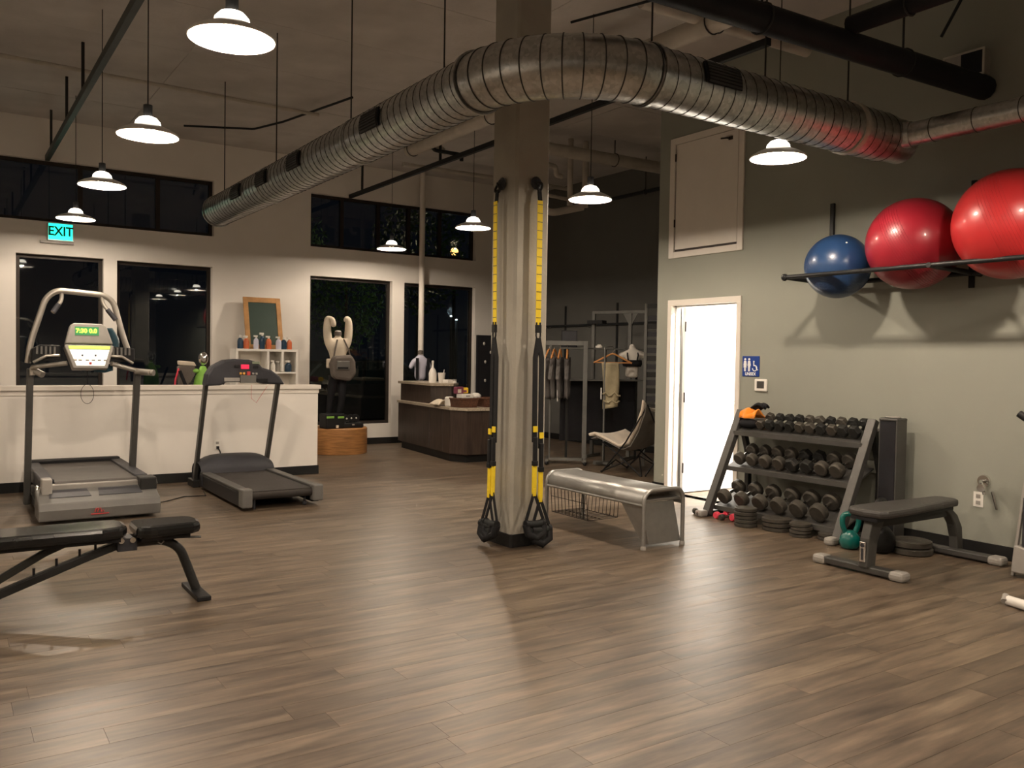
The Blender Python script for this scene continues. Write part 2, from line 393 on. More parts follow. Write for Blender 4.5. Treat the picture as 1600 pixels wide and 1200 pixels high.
# floor: subfloor, then separate planks running along X
fl = struct(MB().box((XL, YB, -0.12), (XS + .1, YF + .1, -0.0095)).build('floor', 'joint'), 'worn brown wood plank floor')
PW, PL = 0.153, 1.22
planks = []
j = 0
y = YB
while y < YF:
    x = XL - random.random() * PL
    while x < XS:
        x0, x1 = max(x, XL), min(x + PL, XS)
        if x1 - x0 > .05: planks.append((x0, x1, y, min(y + PW, YF)))
        x += PL
    y += PW
near = []; rest = []
for p in planks:
    c = ((p[0] + p[1]) / 2, (p[2] + p[3]) / 2, 0); q = project(c); vis = False
    for xx in (p[0], c[0], p[1]):
        q2 = project((xx, c[1], 0))
        if q2 and -30 < q2[0] < 1630 and q2[1] < 1230: vis = True
    behind = (c[1] > 10.0 and c[0] < 3.9) or c[0] > XR
    (near if vis and not behind else rest).append(((q[2] if q else 99), p))
near.sort(); rest += near[300:]; near = near[:300]
pmesh = {}
for d, (x0, x1, y0, y1) in near:
    L = round(x1 - x0, 3); g = 0.0006
    if L not in pmesh:
        o = MB().box((g, g, -0.009), (L - g, PW - g, 0)).build('plank', 'plank', fl); pmesh[L] = o.data; o.location = (x0, y0, 0)
    else:
        o = bpy.data.objects.new('plank', pmesh[L]); COL.objects.link(o); o.parent = fl; o.location = (x0, y0, 0)
mb = MB()
for d, (x0, x1, y0, y1) in rest: mb.box((x0 + .0006, y0 + .0006, -.009), (x1 - .0006, y1 - .0006, 0))
tag(mb.build('distant_planks', 'plank', fl), None, None, kind='stuff')

# ceiling of board-marked concrete bays
ce = struct(MB().box((XL, YB, ZC + .012), (XS + .1, YF + .1, ZC + .3)).build('ceiling', 'joint'), 'bare concrete ceiling')
cm = None
nx, ny = 6, 16
for i in range(nx):
    for j in range(ny):
        dx = (XS - XL) / nx; dy = (YF - YB) / ny
        if cm is None:
            o = MB().box((.003, .003, 0), (dx - .003, dy - .003, .014)).build('ceiling_panel', 'ceil', ce); cm = o.data
        else:
            o = bpy.data.objects.new('ceiling_panel', cm); COL.objects.link(o); o.parent = ce
        o.location = (XL + i * dx, YB + j * dy, ZC - .002 - .0006 * ((i * 7 + j * 3) % 4))

# far wall with windows (x0,x1,z0,z1)
W = [(0.85, 1.90, 0.12, 2.73), (2.07, 3.36, 0.33, 2.72), (4.86, 6.28, 0.33, 2.70), (6.50, 7.89, 0.33, 2.69), (-3.6, 3.38, 3.17, 3.985), (4.86, 7.89, 3.155, 3.995), (-1.6, 0.67, 0.33, 2.72)]
wall_holes('wall_far', 'white_wall', 'y', YF, YF + .22, XL, XS + .12, -.1, ZC, W, 'white far wall pierced by dark windows')
MULL = {5: (-1.8, 0.0, 1.62, 2.62), 6: (5.42, 6.06, 6.62, 7.22), 7: (-.4,)}
for n, (x0, x1, z0, z1) in enumerate(W, 1):
    t = 0.05
    root = MB().box((x0, YF + .10, z0), (x0 + t, YF + .16, z1)).box((x1 - t, YF + .10, z0), (x1, YF + .16, z1)) \
        .box((x0 + t, YF + .10, z1 - t), (x1 - t, YF + .16, z1)).box((x0 + t, YF + .10, z0), (x1 - t, YF + .16, z0 + t)).build('window_%d' % n, 'alu')
    struct(root)
    edges = [x0 + t]
    for mx in MULL.get(n, ()):
        MB().box((mx - .03, YF + .10, z0 + t), (mx + .03, YF + .16, z1 - t)).build('mullion', 'alu', root); edges += [mx - .03, mx + .03]
    edges.append(x1 - t)
    for k in range(0, len(edges), 2):
        MB().box((edges[k], YF + .125, z0 + t), (edges[k+1], YF + .133, z1 - t)).build('pane', 'glass', root)
# other walls
wall_holes('wall_left', 'white_wall', 'x', XL - .15, XL, YB, YF + .1, -.1, ZC, [])
wall_holes('wall_back', 'white_wall', 'y', YB - .15, YB, XL, XS + .1, -.1, ZC, [])
DR = (5.855, 6.765, 0, 2.04)
wall_holes('wall_right', 'grey_wall', 'x', XR, XR + .13, YB, 7.0, -.1, ZC, [(5.80, 6.82, 0, 2.095)], 'sage grey wall with the restroom door')
wall_holes('wall_return', 'grey_wall', 'y', 6.95, 7.0, XR + .13, XS, -.1, ZC, [])
wall_holes('wall_side', 'dark_wall', 'x', XS, XS + .12, 7.0, YF, -.1, ZC, [], 'dark grey side wall of the retail bay')
# restroom shell
wall_holes('wall_restroom_back', 'bath', 'x', XS, XS + .05, 3.0, 6.95, 0, 2.9, [])
wall_holes('wall_restroom_near', 'bath', 'y', 3.0, 3.05, XR + .13, XS, 0, 2.9, [])
wall_holes('wall_restroom_far', 'bath', 'y', 6.90, 6.95, XR + .13, XS, 0, 2.9, [])
wall_holes('wall_restroom_inner', 'bath', 'x', XR + .13, XR + .14, 3.0, 6.95, 0, 2.9, [DR])
struct(MB().box((XR + .13, 3.0, 2.9), (XS, 6.95, 2.95)).build('ceiling_restroom', 'bath'))
# door 1: frame, leaf opened into the restroom
d = struct(MB().box((XR - .018, DR[0] - .055, 0), (XR + .145, DR[0], 2.04)).box((XR - .018, DR[1], 0), (XR + .145, DR[1] + .055, 2.04))
           .box((XR - .018, DR[0] - .055, 2.04), (XR + .145, DR[1] + .055, 2.10)).build('door_1', 'trim', bevel=.003), 'white framed restroom door standing open')
T = Matrix.Translation((XR + .15, DR[1] - .005, 0)) @ Matrix.Rotation(math.radians(-1), 4, 'Z')
MB().box((0.01, -.045, .01), (.90, 0, 2.03), T).build('door_leaf', 'door', d, bevel=.002)
for z in (.28, 1.05, 1.82): MB().cb((XR + .155, DR[1] - .052, z), (.012, .014, .10)).tube([(XR + .15, DR[1] - .058, z - .055), (XR + .15, DR[1] - .058, z + .055)], .008, 8).build('hinge', 'alu', d)
MB().box((XR + .05, DR[1] - .015, 0), (XR + .09, DR[1], 2.04)).box((XR + .05, DR[0], 0), (XR + .09, DR[0] + .015, 2.04)).box((XR + .05, DR[0], 2.025), (XR + .09, DR[1], 2.04)).build('door_stop', 'door', d)
hl = MB().tube([(XR + .98, DR[1] - .055, 1.0), (XR + .98, DR[1] - .10, 1.0), (XR + .87, DR[1] - .10, 1.0)], .009, 8).build('door_handle', 'steel', d, smooth=60)
# door 2: hatch high on the right wall
d2 = struct(MB().box((XR - .02, 5.80, 2.55), (XR, 5.87, 3.83)).box((XR - .02, 6.75, 2.55), (XR, 6.825, 3.83)).box((XR - .02, 5.87, 3.76), (XR, 6.75, 3.83)).box((XR - .02, 5.87, 2.55), (XR, 6.75, 2.615)).build('door_2', 'trim', bevel=.003), 'white access hatch high above the restroom door')
MB().box((XR - .012, 5.88, 2.64), (XR - .001, 6.735, 3.755)).build('hatch_leaf', 'trim', d2)
MB().box((XR - .003, 5.87, 2.615), (XR - .0005, 6.75, 3.76)).build('hatch_gap', 'joint', d2)
for z in (2.92, 3.62): MB().tube([(XR - .02, 6.742, z - .04), (XR - .02, 6.742, z + .04)], .008, 8).build('hinge', 'alu', d2)
MB().cb((XR - .016, 5.98, 3.68), (.01, .05, .035)).tube([(XR - .018, 6.0, 3.68), (XR - .045, 6.0, 3.68), (XR - .045, 6.08, 3.69)], .009, 8).build('lever', 'alu', d2)
# baseboards
def bb(name, a, b): struct(MB().box(a, b).build(name, 'black_base', bevel=.002))
bb('baseboard_right', (XR - .012, YB, 0), (XR, DR[0] - .055, .105))
bb('baseboard_right_end', (XR - .012, DR[1] + .055, 0), (XR, 7.012, .105))
bb('baseboard_return', (XR, 7.0, 0), (XS, 7.012, .105))
bb('baseboard_side', (XS - .012, 7.0, 0), (XS, YF, .105))
bb('baseboard_far', (XL, YF - .012, 0), (XS, YF, .105))
# half-height reception wall with cap
HX = 3.85
struct(MB().box((XL, 10.0, 0), (HX, 10.16, 1.035)).build('wall_half', 'white_wall', bevel=.003), 'low white partition behind the treadmills')
struct(MB().box((XL, 9.975, 1.035), (HX + .03, 10.185, 1.085)).build('trim_1', 'trim', bevel=.004), 'painted cap on the low partition')
struct(MB().box((XL, 9.992, .985), (HX + .008, 10.0, 1.035)).build('trim_2', 'trim', bevel=.002))
bb('baseboard_half', (XL, 9.988, 0), (HX + .012, 10.0, .105)); bb('baseboard_half_end', (HX, 10.0, 0), (HX + .012, 10.16, .105))

# concrete column
CX0, CX1, CY0, CY1 = 3.622, 3.935, 5.395, 5.735
ch = .02
def cpoly(e): return [(CX0 - e + ch, CY0 - e), (CX1 + e - ch, CY0 - e), (CX1 + e, CY0 - e + ch), (CX1 + e, CY1 + e - ch), (CX1 + e - ch, CY1 + e), (CX0 - e + ch, CY1 + e), (CX0 - e, CY1 + e - ch), (CX0 - e, CY0 - e + ch)]
colm = tag(MB().prism(cpoly(0), 0, ZC, 'z').build('concrete_column', 'conc'), 'square grey concrete column in the middle of the room', 'column')
MB().prism(cpoly(.012), 0, .10, 'z').build('baseboard', 'black_base', colm, bevel=.002)
# slender white post near the far windows
tag(MB().tube([(6.74, 12.84, 0), (6.74, 12.84, ZC)], .047, 16).build('steel_post', 'trim', smooth=60), 'slender white round post in front of the far window right of the counter', 'post')

# ---------------------------------------------------------------- pendant lamps (the room's light)
def pendant(x, y, label, z=2.88):
    t = thing('pendant_lamp', label, 'lamp', (x, y, z), 0, 'white dish pendant lamps in two rows')
    K = (z - 1.44) / 1.44
    prof = [(.195 * K, 0), (.186 * K, .016), (.148 * K, .038), (.105, .056), (.082, .068)]
    k = MB().lathe(prof + [(q[0] - .004, q[1] - .004) for q in prof[::-1]] + [prof[0]], n=40, cap=False)
    k.build('shade', 'enamel', t, smooth=50)
    MB().lathe([(.082, .068), (.076, .092), (.055, .115), (.028, .125)], n=32, cap=False).build('glare_dome', 'lampglare', t, smooth=60)  # added glowing cap: the bulb's glare hump modelled as a shape, with uplight
    MB().lathe([(.026, .12), (.029, .125), (.029, .20), (.012, .205)], n=16).build('socket', 'socket', t, smooth=40)
    MB().tube([(0, 0, .20), (0, 0, ZC - z)], .004, 6).build('cord', 'socket', t)
    MB().ball((0, 0, .042), (.028, .028, .030), 16, 10).build('bulb', 'bulb', t, smooth=180)
    ld = bpy.data.lights.new('bulb_light', 'POINT'); ld.energy = LAMP_W; ld.color = LAMP_C; ld.shadow_soft_size = .037
    lo = bpy.data.objects.new('bulb_light', ld); COL.objects.link(lo); lo.parent = t; lo.location = (0, 0, .042)
    lo.visible_camera = True
    return t
PEND = [(1.12, 4.02, 'large white dish pendant lamp nearest the camera, top left'), (1.16, 6.12, 'white dish pendant lamp second from the camera in the left row'),
        (1.24, 8.58, 'white dish pendant lamp over the left treadmill, third in the left row'), (1.39, 11.63, 'white dish pendant lamp just above the green exit sign'),
        (5.63, 11.70, 'smallest white dish pendant lamp, left of the slender post'), (5.16, 8.57, 'white dish pendant lamp left of the concrete column, beyond it'),
        (4.87, 6.06, 'white dish pendant lamp just right of the concrete column'), (4.91, 4.02, 'white dish pendant lamp under the big duct by the hatch')]
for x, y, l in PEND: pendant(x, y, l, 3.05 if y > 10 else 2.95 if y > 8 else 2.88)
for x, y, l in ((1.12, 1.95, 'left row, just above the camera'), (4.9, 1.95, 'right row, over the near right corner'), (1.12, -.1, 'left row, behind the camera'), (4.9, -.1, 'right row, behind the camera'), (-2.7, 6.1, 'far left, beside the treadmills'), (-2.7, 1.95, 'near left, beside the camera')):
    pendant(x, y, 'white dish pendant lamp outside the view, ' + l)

# ---------------------------------------------------------------- restroom lamp
t = thing('ceiling_light', 'bright ceiling light inside the restroom', 'light', (7.9, 5.3, 2.86))
MB().lathe([(.2, 0), (.2, .03), (.17, .04)], n=24).build('rim', 'enamel', t, smooth=40)
ld = bpy.data.lights.new('restroom_light', 'AREA'); ld.shape = 'DISK'; ld.size = .38; ld.energy = 260; ld.color = (1.0, .93, .84)
lo = bpy.data.objects.new('restroom_light', ld); COL.objects.link(lo); lo.parent = t; lo.location = (0, 0, -.01)

# ---------------------------------------------------------------- spiral duct
DZ, DX, DY, DRr = 3.10, 2.715, 3.763, 0.171
DXE = 5.74
ER = .68
dt = thing('spiral_duct', 'large galvanised spiral air duct bending around the column', 'duct', (DX, DY, DZ))
def P_(x, y, z=0): return (x - DX, y - DY, z)
endY = 10.25
path = [P_(DX, endY), P_(DX, DY + ER)]
bend = [P_(DX + ER - ER * math.cos(a), DY + ER - ER * math.sin(a)) for a in [PI/2 * i / 16 for i in range(17)]]
MB().tube([P_(DX, endY), P_(DX, DY + ER)], DRr, 40).build('long_run', 'duct', dt, smooth=50)
MB().tube(bend, DRr + .004, 40).build('elbow', 'duct', dt, smooth=50)
MB().tube([P_(DX + ER, DY), P_(DXE, DY)], DRr, 40).build('short_run', 'duct', dt, smooth=50)
MB().tube([P_(DXE, DY), P_(DXE + .22, DY)], DRr - .012, 40).build('end_cap', 'duct', dt, smooth=50)
# spiral lock seams
def spiral(name, p0, p1, r, pitch, skip=()):
    a = Vector(p0); b = Vector(p1); L = (b - a).length; t = (b - a) / L; u = Vector((0, 0, 1)); v = t.cross(u)
    N = int(L / pitch * 24); pts = [a + t * (L * i / N) + (u * math.cos(2*PI*i/24) + v * math.sin(2*PI*i/24)) * r for i in range(N + 1)]
    return MB().sweep(pts, [(-.003, -.003), (.003, -.003), (.003, .003), (-.003, .003)], up=t).build(name, 'seam', dt)
spiral('spiral_seam', P_(DX, endY), P_(DX, DY + ER), DRr, .095); spiral('spiral_seam', P_(DX + ER, DY), P_(DXE, DY), DRr, .095)
def ring(c, ax, r, rr, mat='seam', name='elbow_seam', wdt=None):
    ax = Vector(ax).normalized(); u = Vector((0, 0, 1)); v = ax.cross(u); n = 40; c = Vector(c)
    pts = [c + (u * math.cos(2*PI*i/n) + v * math.sin(2*PI*i/n)) * r for i in range(n)]
    if wdt: # flat strap band: sweep with section aligned to the axis
        vs = []; 
        for i in range(n):
            rd = (u * math.cos(2*PI*i/n) + v * math.sin(2*PI*i/n))
            for (a, b) in ((-wdt, 0), (wdt, 0), (wdt, rr), (-wdt, rr)): vs.append(c + rd * (r + b) + ax * a)
        fs = [(i*4+j, i*4+(j+1) % 4, ((i+1) % n)*4+(j+1) % 4, ((i+1) % n)*4+j) for i in range(n) for j in range(4)]
        return MB().add(vs, fs).build(name, mat, dt, smooth=40)
    return MB().tube(pts, rr, 6, closed=True).build(name, mat, dt, smooth=180)
for i in range(0, 12):
    a = PI/2 * i / 11; ring(P_(DX + ER - ER * math.cos(a), DY + ER - ER * math.sin(a)), (math.sin(a), -math.cos(a), 0), DRr + .005, .0042)
ring(P_(DX, DY + ER + .02), (0, 1, 0), DRr, .02, 'duct', 'flange', .014); ring(P_(DX + ER + .03, DY), (1, 0, 0), DRr, .014, 'duct', 'flange', .012)
ring(P_(5.32, DY), (1, 0, 0), DRr, .012, 'strap', 'hanger_strap', .022)
ring(P_(DX, 6.2), (0, 1, 0), DRr, .008, 'duct', 'flange', .02); ring(P_(DX, 8.3), (0, 1, 0), DRr, .008, 'duct', 'flange', .02)
ring(P_(DX, endY), (0, 1, 0), DRr, .012, 'duct', 'flange', .015)
# side register grilles (curved plates with slats)
def register(p, ax, side, ang, L):
    ax = Vector(ax); u = Vector((0, 0, 1)); h = ax.cross(u) * side; c = Vector(p); da = .36
    def f(s, q):
        a = ang + (q - .5) * 2 * da; rd = h * math.cos(a) + u * math.sin(a); return c + ax * (L * (s - .5)) + rd * (DRr + .012)
    g = MB().grid(f, 2, 6).build('register', 'grille', dt, solid=.012)
    m2 = MB()
    for k in range(7):
        a = ang + (k / 6 - .5) * 2 * da * .85; rd = h * math.cos(a) + u * math.sin(a); q = c + rd * (DRr + .024); m2.bar([q - ax * L * .46, q + ax * L * .46], .012, .004, up=rd)
    m2.build('slats', 'seam', g)
for yy in (5.66, 7.23, 8.12, 8.95): register(P_(DX, yy), (0, 1, 0), -1, .05, .30)
register(P_(3.88, DY), (1, 0, 0), 1, .22, .30)
# hanging rods for the duct
for yy in (4.9, 6.4, 8.2, 10.0): MB().tube([P_(DX, yy, DRr), P_(DX, yy, ZC - DZ)], .006, 6).build('hanger_rod', 'socket', dt)
for xx in (3.46, 4.45, 5.32): MB().tube([P_(xx, DY, DRr), P_(xx, DY, ZC - DZ)], .006, 6).build('hanger_rod', 'socket', dt)
# narrow branch duct along the right wall
bt = thing('branch_duct', 'narrow galvanised duct running along the right wall toward the camera', 'duct', (5.82, 3.763, 3.10))
MB().tube([(0, -.12, 0), (0, -4.0, 0)], .083, 32).build('duct_run', 'duct', bt, smooth=50)
MB().tube([(-.04, .0, 0), (0, -.18, 0)], .092, 32).build('collar', 'duct', bt, smooth=50)
dt_save = dt; dt = bt
for k in range(14): ring((0, -.35 - .3 * k, 0), (0, 1, 0), .083, .0035, name='seam')
dt = dt_save

# ---------------------------------------------------------------- pipes on the ceiling
def pipe(name, pts, r, mat, label, cat='pipe', n=12, rods=(), top=ZC, group=None):
    t = thing(name, label, cat, pts[0], group=group); o = Vector(pts[0])
    MB().tube([Vector(p) - o for p in rpath(pts, max(r * 3, .04))], r, n).build('pipe_run', mat, t, smooth=50)
    for p in rods:
        q = Vector(p) - o; MB().tube([q + Vector((0, 0, r)), q + Vector((0, 0, top - p[2]))], .008, 6).build('hanger_rod', 'socket', t)
        ringpts = [q + Vector((0, (r + .006) * math.cos(2*PI*i/16), (r + .006) * math.sin(2*PI*i/16))) if abs((Vector(pts[-1]) - o).normalized().x) > .7 else q + Vector(((r + .006) * math.cos(2*PI*i/16), 0, (r + .006) * math.sin(2*PI*i/16))) for i in range(16)]
        MB().tube(ringpts, .006, 6, closed=True).build('clevis', 'socket', t)
    return t
def channel(name, x, y0, y1, z, label, w=.06, h=.09, mat='bpipe', rods=()):
    t = thing(name, label, 'conduit', (x, y0, z)); MB().box((-w/2, 0, -h/2), (w/2, y1 - y0, h/2)).build('rail', mat, t, bevel=.004)
    for yy in rods: MB().box((-.014, yy - y0 - .014, h/2), (.014, yy - y0 + .014, ZC - z)).build('hanger_post', 'socket', t)
channel('strut_channel', 1.21, 3.0, 12.97, 4.0, 'dark steel channel under the ceiling at top left', .055, .075, 'gpipe', rods=(4.6, 6.9, 9.6, 10.9, 12.5))
channel('strut_channel', 5.50, 5.9, 12.97, 4.0, 'dark steel channel crossing behind the concrete column', .05, .06, 'bpipe', rods=(6.6, 8.4, 10.0, 12.5))
pipe('sprinkler_pipe', [(8.9, 7.2, 4.0), (8.9, 12.9, 4.0)], .03, 'bpipe', 'thin black pipe high on the dark retail bay wall', rods=[(8.9, 9.75, 4.0)])
pipe('sprinkler_pipe', [(.45, 10.1, 4.40), (3.9, 10.2, 4.40)], .022, 'wpipe', 'thin white pipe under the ceiling at upper left')
pipe('sprinkler_pipe', [(-.1, 7.4, 4.42), (-.1, 11.0, 4.42)], .022, 'wpipe', 'short white pipe at the top left corner')
pipe('sprinkler_pipe', [(5.9, 11.9, 4.38), (9.1, 11.85, 4.38)], .035, 'wpipe', 'white pipe under the ceiling beyond the black strut')
pipe('insulated_pipe', [(6.3, 9.35, 4.25), (9.25, 9.25, 4.25)], .085, 'wpipe', 'thick pale insulated pipe right of the column', rods=[(7.9, 9.3, 4.25)])
pipe('insulated_pipe', [(5.15, 10.2, 4.15), (5.15, 4.6, 4.15)], .085, 'wpipe', 'thick pale insulated pipe running above the duct', rods=[(5.15, 10.1, 4.15), (5.15, 8.2, 4.15), (5.15, 4.9, 4.15)])
pipe('insulated_pipe', [(4.88, 9.5, 4.22), (4.9, 9.1, 4.22), (5.02, 8.7, 4.26), (5.02, 7.4, 4.26)], .05, 'wpipe', 'thinner pale pipe beside the thick insulated pipe')
pipe('drain_pipe', [(5.2, 9.65, 4.18), (5.2, 9.65, 4.06), (5.62, 9.65, 4.06), (5.62, 9.65, 3.98)], .025, 'bpipe', 'short black crooked drain pipe beside the insulated pipe')
pipe('drain_pipe', [(5.3, 10.1, 4.2), (5.75, 10.4, 4.3), (6.0, 10.8, 4.36)], .035, 'wpipe', 'pale slanting branch pipe left of the column')
# pipe cluster beyond the column
pipe('plumbing_pipe', [(6.6, 9.5, 4.52), (6.6, 9.5, 4.1), (7.1, 9.6, 4.1), (7.1, 9.6, 3.98), (7.2, 9.6, 3.98)], .035, 'wpipe', 'pale elbowed drain pipe in the pipe cluster right of the column')
pipe('plumbing_pipe', [(7.35, 9.6, 4.52), (7.35, 9.6, 3.6)], .04, 'wpipe', 'pale vertical pipe in the cluster, left one')
pipe('plumbing_pipe', [(7.62, 9.6, 4.52), (7.62, 9.6, 3.6)], .045, 'wpipe', 'pale vertical pipe in the cluster, right one')
pipe('plumbing_pipe', [(6.5, 9.6, 4.52), (6.5, 9.6, 3.72), (7.62, 9.6, 3.66)], .025, 'wpipe', 'thin pale horizontal pipe in the cluster')
pipe('plumbing_pipe', [(6.78, 9.6, 4.52), (6.78, 9.6, 3.55), (7.0, 9.6, 3.45), (7.5, 9.5, 3.58)], .05, 'wpipe', 'pale bent trap pipe at the bottom of the cluster')
# black insulated main crossing at top right
pipe('insulated_main', [(2.95, 3.66, 3.56), (6.58, 3.47, 3.54)], .088, 'grille', 'thick black insulated main crossing the top right', rods=[(4.2, 3.59, 3.55), (5.6, 3.53, 3.55)])
pipe('insulated_main', [(4.98, 3.52, 3.66), (4.98, 1.5, 3.66)], .062, 'grille', 'black insulated branch toward the upper right corner', rods=[(4.98, 3.1, 3.66)])
channel('strut_channel', 5.36, 4.5, 5.9, 3.93, 'short black channel between the duct and the black main', .05, .06, 'bpipe')
pipe('sprinkler_pipe', [(4.5, 5.02, 4.20), (6.4, 4.95, 4.20)], .05, 'wpipe', 'pale pipe just above the big duct at right', rods=[(5.35, 5.0, 4.20)])
channel('cable_tray', 5.62, 2.4, 4.3, 4.36, 'pale metal tray under the ceiling at top right', .22, .07, 'wpipe')
pipe('brace_rod', [(6.3, 3.3, 4.5), (6.45, 3.75, 3.98)], .012, 'bpipe', 'diagonal black brace at the upper right', 'rod')
pipe('brace_rod', [(4.35, 4.6, 4.06), (4.0, 5.25, 4.0)], .010, 'bpipe', 'thin black slanting rod above the duct elbow', 'rod')
pipe('conduit', [(2.7, 11.9, 4.44), (3.5, 11.5, 4.44), (3.7, 10.9, 4.44), (4.0, 9.4, 4.44)], .014, 'bpipe', 'thin dark conduit bending above the long duct', 'conduit')
# wall register
t = thing('wall_register', 'pale box register high on the right wall', 'vent', (XR, 3.6, 3.73))
MB().box((-.10, -.16, -.10), (-.09, .16, -.085)).box((-.10, -.16, .085), (-.09, .16, .10)).box((-.10, -.16, -.085), (-.09, -.145, .085)).box((-.10, .145, -.085), (-.09, .16, .085)).build('frame', 'strap', t)
MB().box((-.09, -.155, -.095), (0, .155, .095)).build('box', 'lgrey', t, bevel=.004); MB().box((-.096, -.145, -.085), (-.091, .02, .085)).build('louvre', 'grille', t)

# ================================================================ TREADMILLS
def treadmill_a():
    t = thing('treadmill', 'silver incline treadmill with a lit green display, left of the other', 'treadmill', (1.13, 8.0, 0))
    hood = MB().prism([(-.02, .03), (-.03, .12), (0, .175), (.07, .20), (.26, .265), (.30, .265), (.30, .03)], -.45, .50, 'x').build('motor_hood', 'greyp', t, bevel=.012)
    for a, b in ((-.36, -.04), (.02, .37)):
        MB().add([(a, .09, .212), (b, .09, .212), (b - .02, .22, .256), (a + .01, .22, .256), (a, .09, .205), (b, .09, .205), (b - .02, .22, .249), (a + .01, .22, .249)],
                 [(0, 1, 2, 3), (4, 7, 6, 5), (0, 4, 5, 1), (1, 5, 6, 2), (2, 6, 7, 3), (3, 7, 4, 0)]).build('step_pad', 'dgrey', hood)
    MB().tube([(-.03, -.035, .085), (-.02, -.035, .115), (-.005, -.035, .12), (-.008, -.035, .085)], .004, 6).tube([(-.005, -.035, .10), (.015, -.035, .118), (.02, -.035, .085), (.035, -.035, .10), (.04, -.035, .085)], .004, 6).box((-.06, -.034, .066), (.08, -.030, .074)).build('logo', 'red', hood)
    MB().box((-.41, .16, .20), (-.33, .29, .36)).build('side_post', 'lgrey', t, bevel=.01)
    MB().box((-.35, .24, .20), (.36, .32, .30)).build('cross_beam', 'lgrey', t, bevel=.01)
    # deck
    MB().box((-.30, .29, .24), (.36, 1.72, .315)).tube([(-.30, .31, .285), (.36, .31, .285)], .035, 14).build('belt', 'belt2', t, smooth=50)
    for s, x in ((-1, -.35), (1, .41)): MB().box((x - .055, .36, .20), (x + .055, 1.74, .335)).build('side_rail', 'dgrey', t, bevel=.012)
    MB().box((-.39, 1.70, .22), (.45, 1.80, .355)).build('front_roller_cover', 'blackp', t, bevel=.015)
    MB().box((.36, .14, .22), (.50, .34, .33)).build('rear_block', 'dframe', t, bevel=.01)
    for x in (-.43, .51): MB().lathe([(.001, -.02), (.035, -.02), (.04, .0), (.03, .02), (.001, .02)], (x, .30, .255), 14, 'x').build('pivot_bolt', 'chrome', t, smooth=40)
    MB().box((-.42, .2, .04), (-.34, 1.75, .12)).box((.42, .2, .04), (.50, 1.75, .12)).box((-.42, 1.65, .04), (.5, 1.75, .12)).build('base_frame', 'dframe', t, bevel=.006)
    # uprights
    for x0, x1 in ((-.455, -.43), (.435, .485)): MB().bar([(x0, 1.02, .03), (x1, .98, 1.28)], .055, .085, up=(0, 1, 0)).build('upright', 'gframe', t, bevel=.008)
    # lower cross handle tubes with ends
    MB().tube(rpath([(-.42, .92, 1.22), (-.42, .92, 1.29), (-.40, .86, 1.30), (-.15, .78, 1.335)], .04), .022).tube([(-.42, .95, 1.28), (-.34, .86, 1.225)], .03, 12).build('crossbar', 'silver', t, smooth=60)
    MB().tube(rpath([(.22, .78, 1.335), (.46, .92, 1.27), (.56, .80, 1.25)], .04), .022).tube([(.46, .92, 1.26), (.60, .80, 1.25)], .03, 12).build('crossbar', 'silver', t, smooth=60)
    # crown handle
    def Q(px, z, y=1.0): return (.67 + (px - 44) / 180 - 1.13, y, z)
    MB().tube(rpath([Q(46, 1.33), Q(50, 1.52), Q(72, 1.93), Q(88, 2.01), Q(162, 1.985), Q(176, 1.92), Q(192, 1.58), Q(203, 1.40)], .10, 6), .027, 14).build('crown_handle', 'silver', t, smooth=60)
    for pts in ([Q(96, 1.99), Q(96, 1.92), Q(82, 1.80, .95)], [Q(157, 1.98), Q(159, 1.90), Q(178, 1.75, .95)]):
        g = MB().tube(rpath(pts, .05), .018, 12).build('inner_grip', 'silver', t, smooth=60)
        a, b = Vector(pts[1]), Vector(pts[2]); MB().tube([a.lerp(b, .35), b], .023, 12).build('grip_sleeve', 'dgrey', g, smooth=60)
    # hand rest pods
    for s, x0, x1 in ((-1, -.44, -.20), (1, .19, .43)):
        p = MB().prism([(x0, 1.34), (x0 + .01 , 1.46), (x0 + .08 if s < 0 else x0, 1.50), (x1, 1.48 if s > 0 else 1.50), (x1, 1.36)], .80, .96, 'y').build('side_pod', 'blackp', t, bevel=.012)
        for k in range(5): MB().cb((x0 + .05 + k * .035, .795, 1.45), (.016, .015, .07)).build('rib', 'greyp', p)
        MB().tube([(x0 + (.02 if s < 0 else .22), .79, 1.34), (x0 + .12, .76, 1.40), (x0 + (.23 if s < 0 else .01), .79, 1.405)], .013, 8).build('curved_trim', 'silver', p, smooth=60)
    # console: tilted two-part panel
    T = Matrix.Translation((.03, .72, 1.31)) @ Matrix.Rotation(math.radians(-12), 4, 'X')
    c = MB().prism([(-.20, .21), (-.155, .385), (-.12, .405), (.11, .405), (.15, .385), (.205, .21)], 0, .10, 'y', T).build('console', 'lgrey', t, bevel=.012)
    MB().prism([(-.115, .29), (-.115, .37), (.085, .37), (.085, .29)], -.004, .01, 'y', T).build('display', 'screen_g', c)
    TT = T @ FY(-.02, -.006, .33); text('display_digits', '7:30 0.0', .055, 'screen_y', c, TT)
    k = MB().prism([(-.135, -.02), (-.205, .19), (-.195, .202), (.195, .202), (.21, .19), (.15, -.02)], .0, .12, 'y', T).build('lower_panel', 'lgrey', t, bevel=.012)
    MB().prism([(-.11, .005), (-.165, .155), (.17, .155), (.125, .005)], -.004, .01, 'y', T).build('keypad', 'keypad', k)
    MB().prism([(-.165, .165), (-.17, .187), (.175, .187), (.17, .165)], -.004, .01, 'y', T).build('hint_strip', 'screen_y', k)
    for x in (-.06, .05): MB().cb((x, -.006, .10), (.014, .01, .014), T).build('button', 'dgrey', k)
    MB().cb((.005, -.008, .025), (.02, .014, .02), T).build('stop_key', 'red', k)
    for x in (-.12, -.08, -.02, .03, .08, .13): MB().cb((x, -.006, .055), (.028, .006, .014), T).build('button', 'lgrey', k)
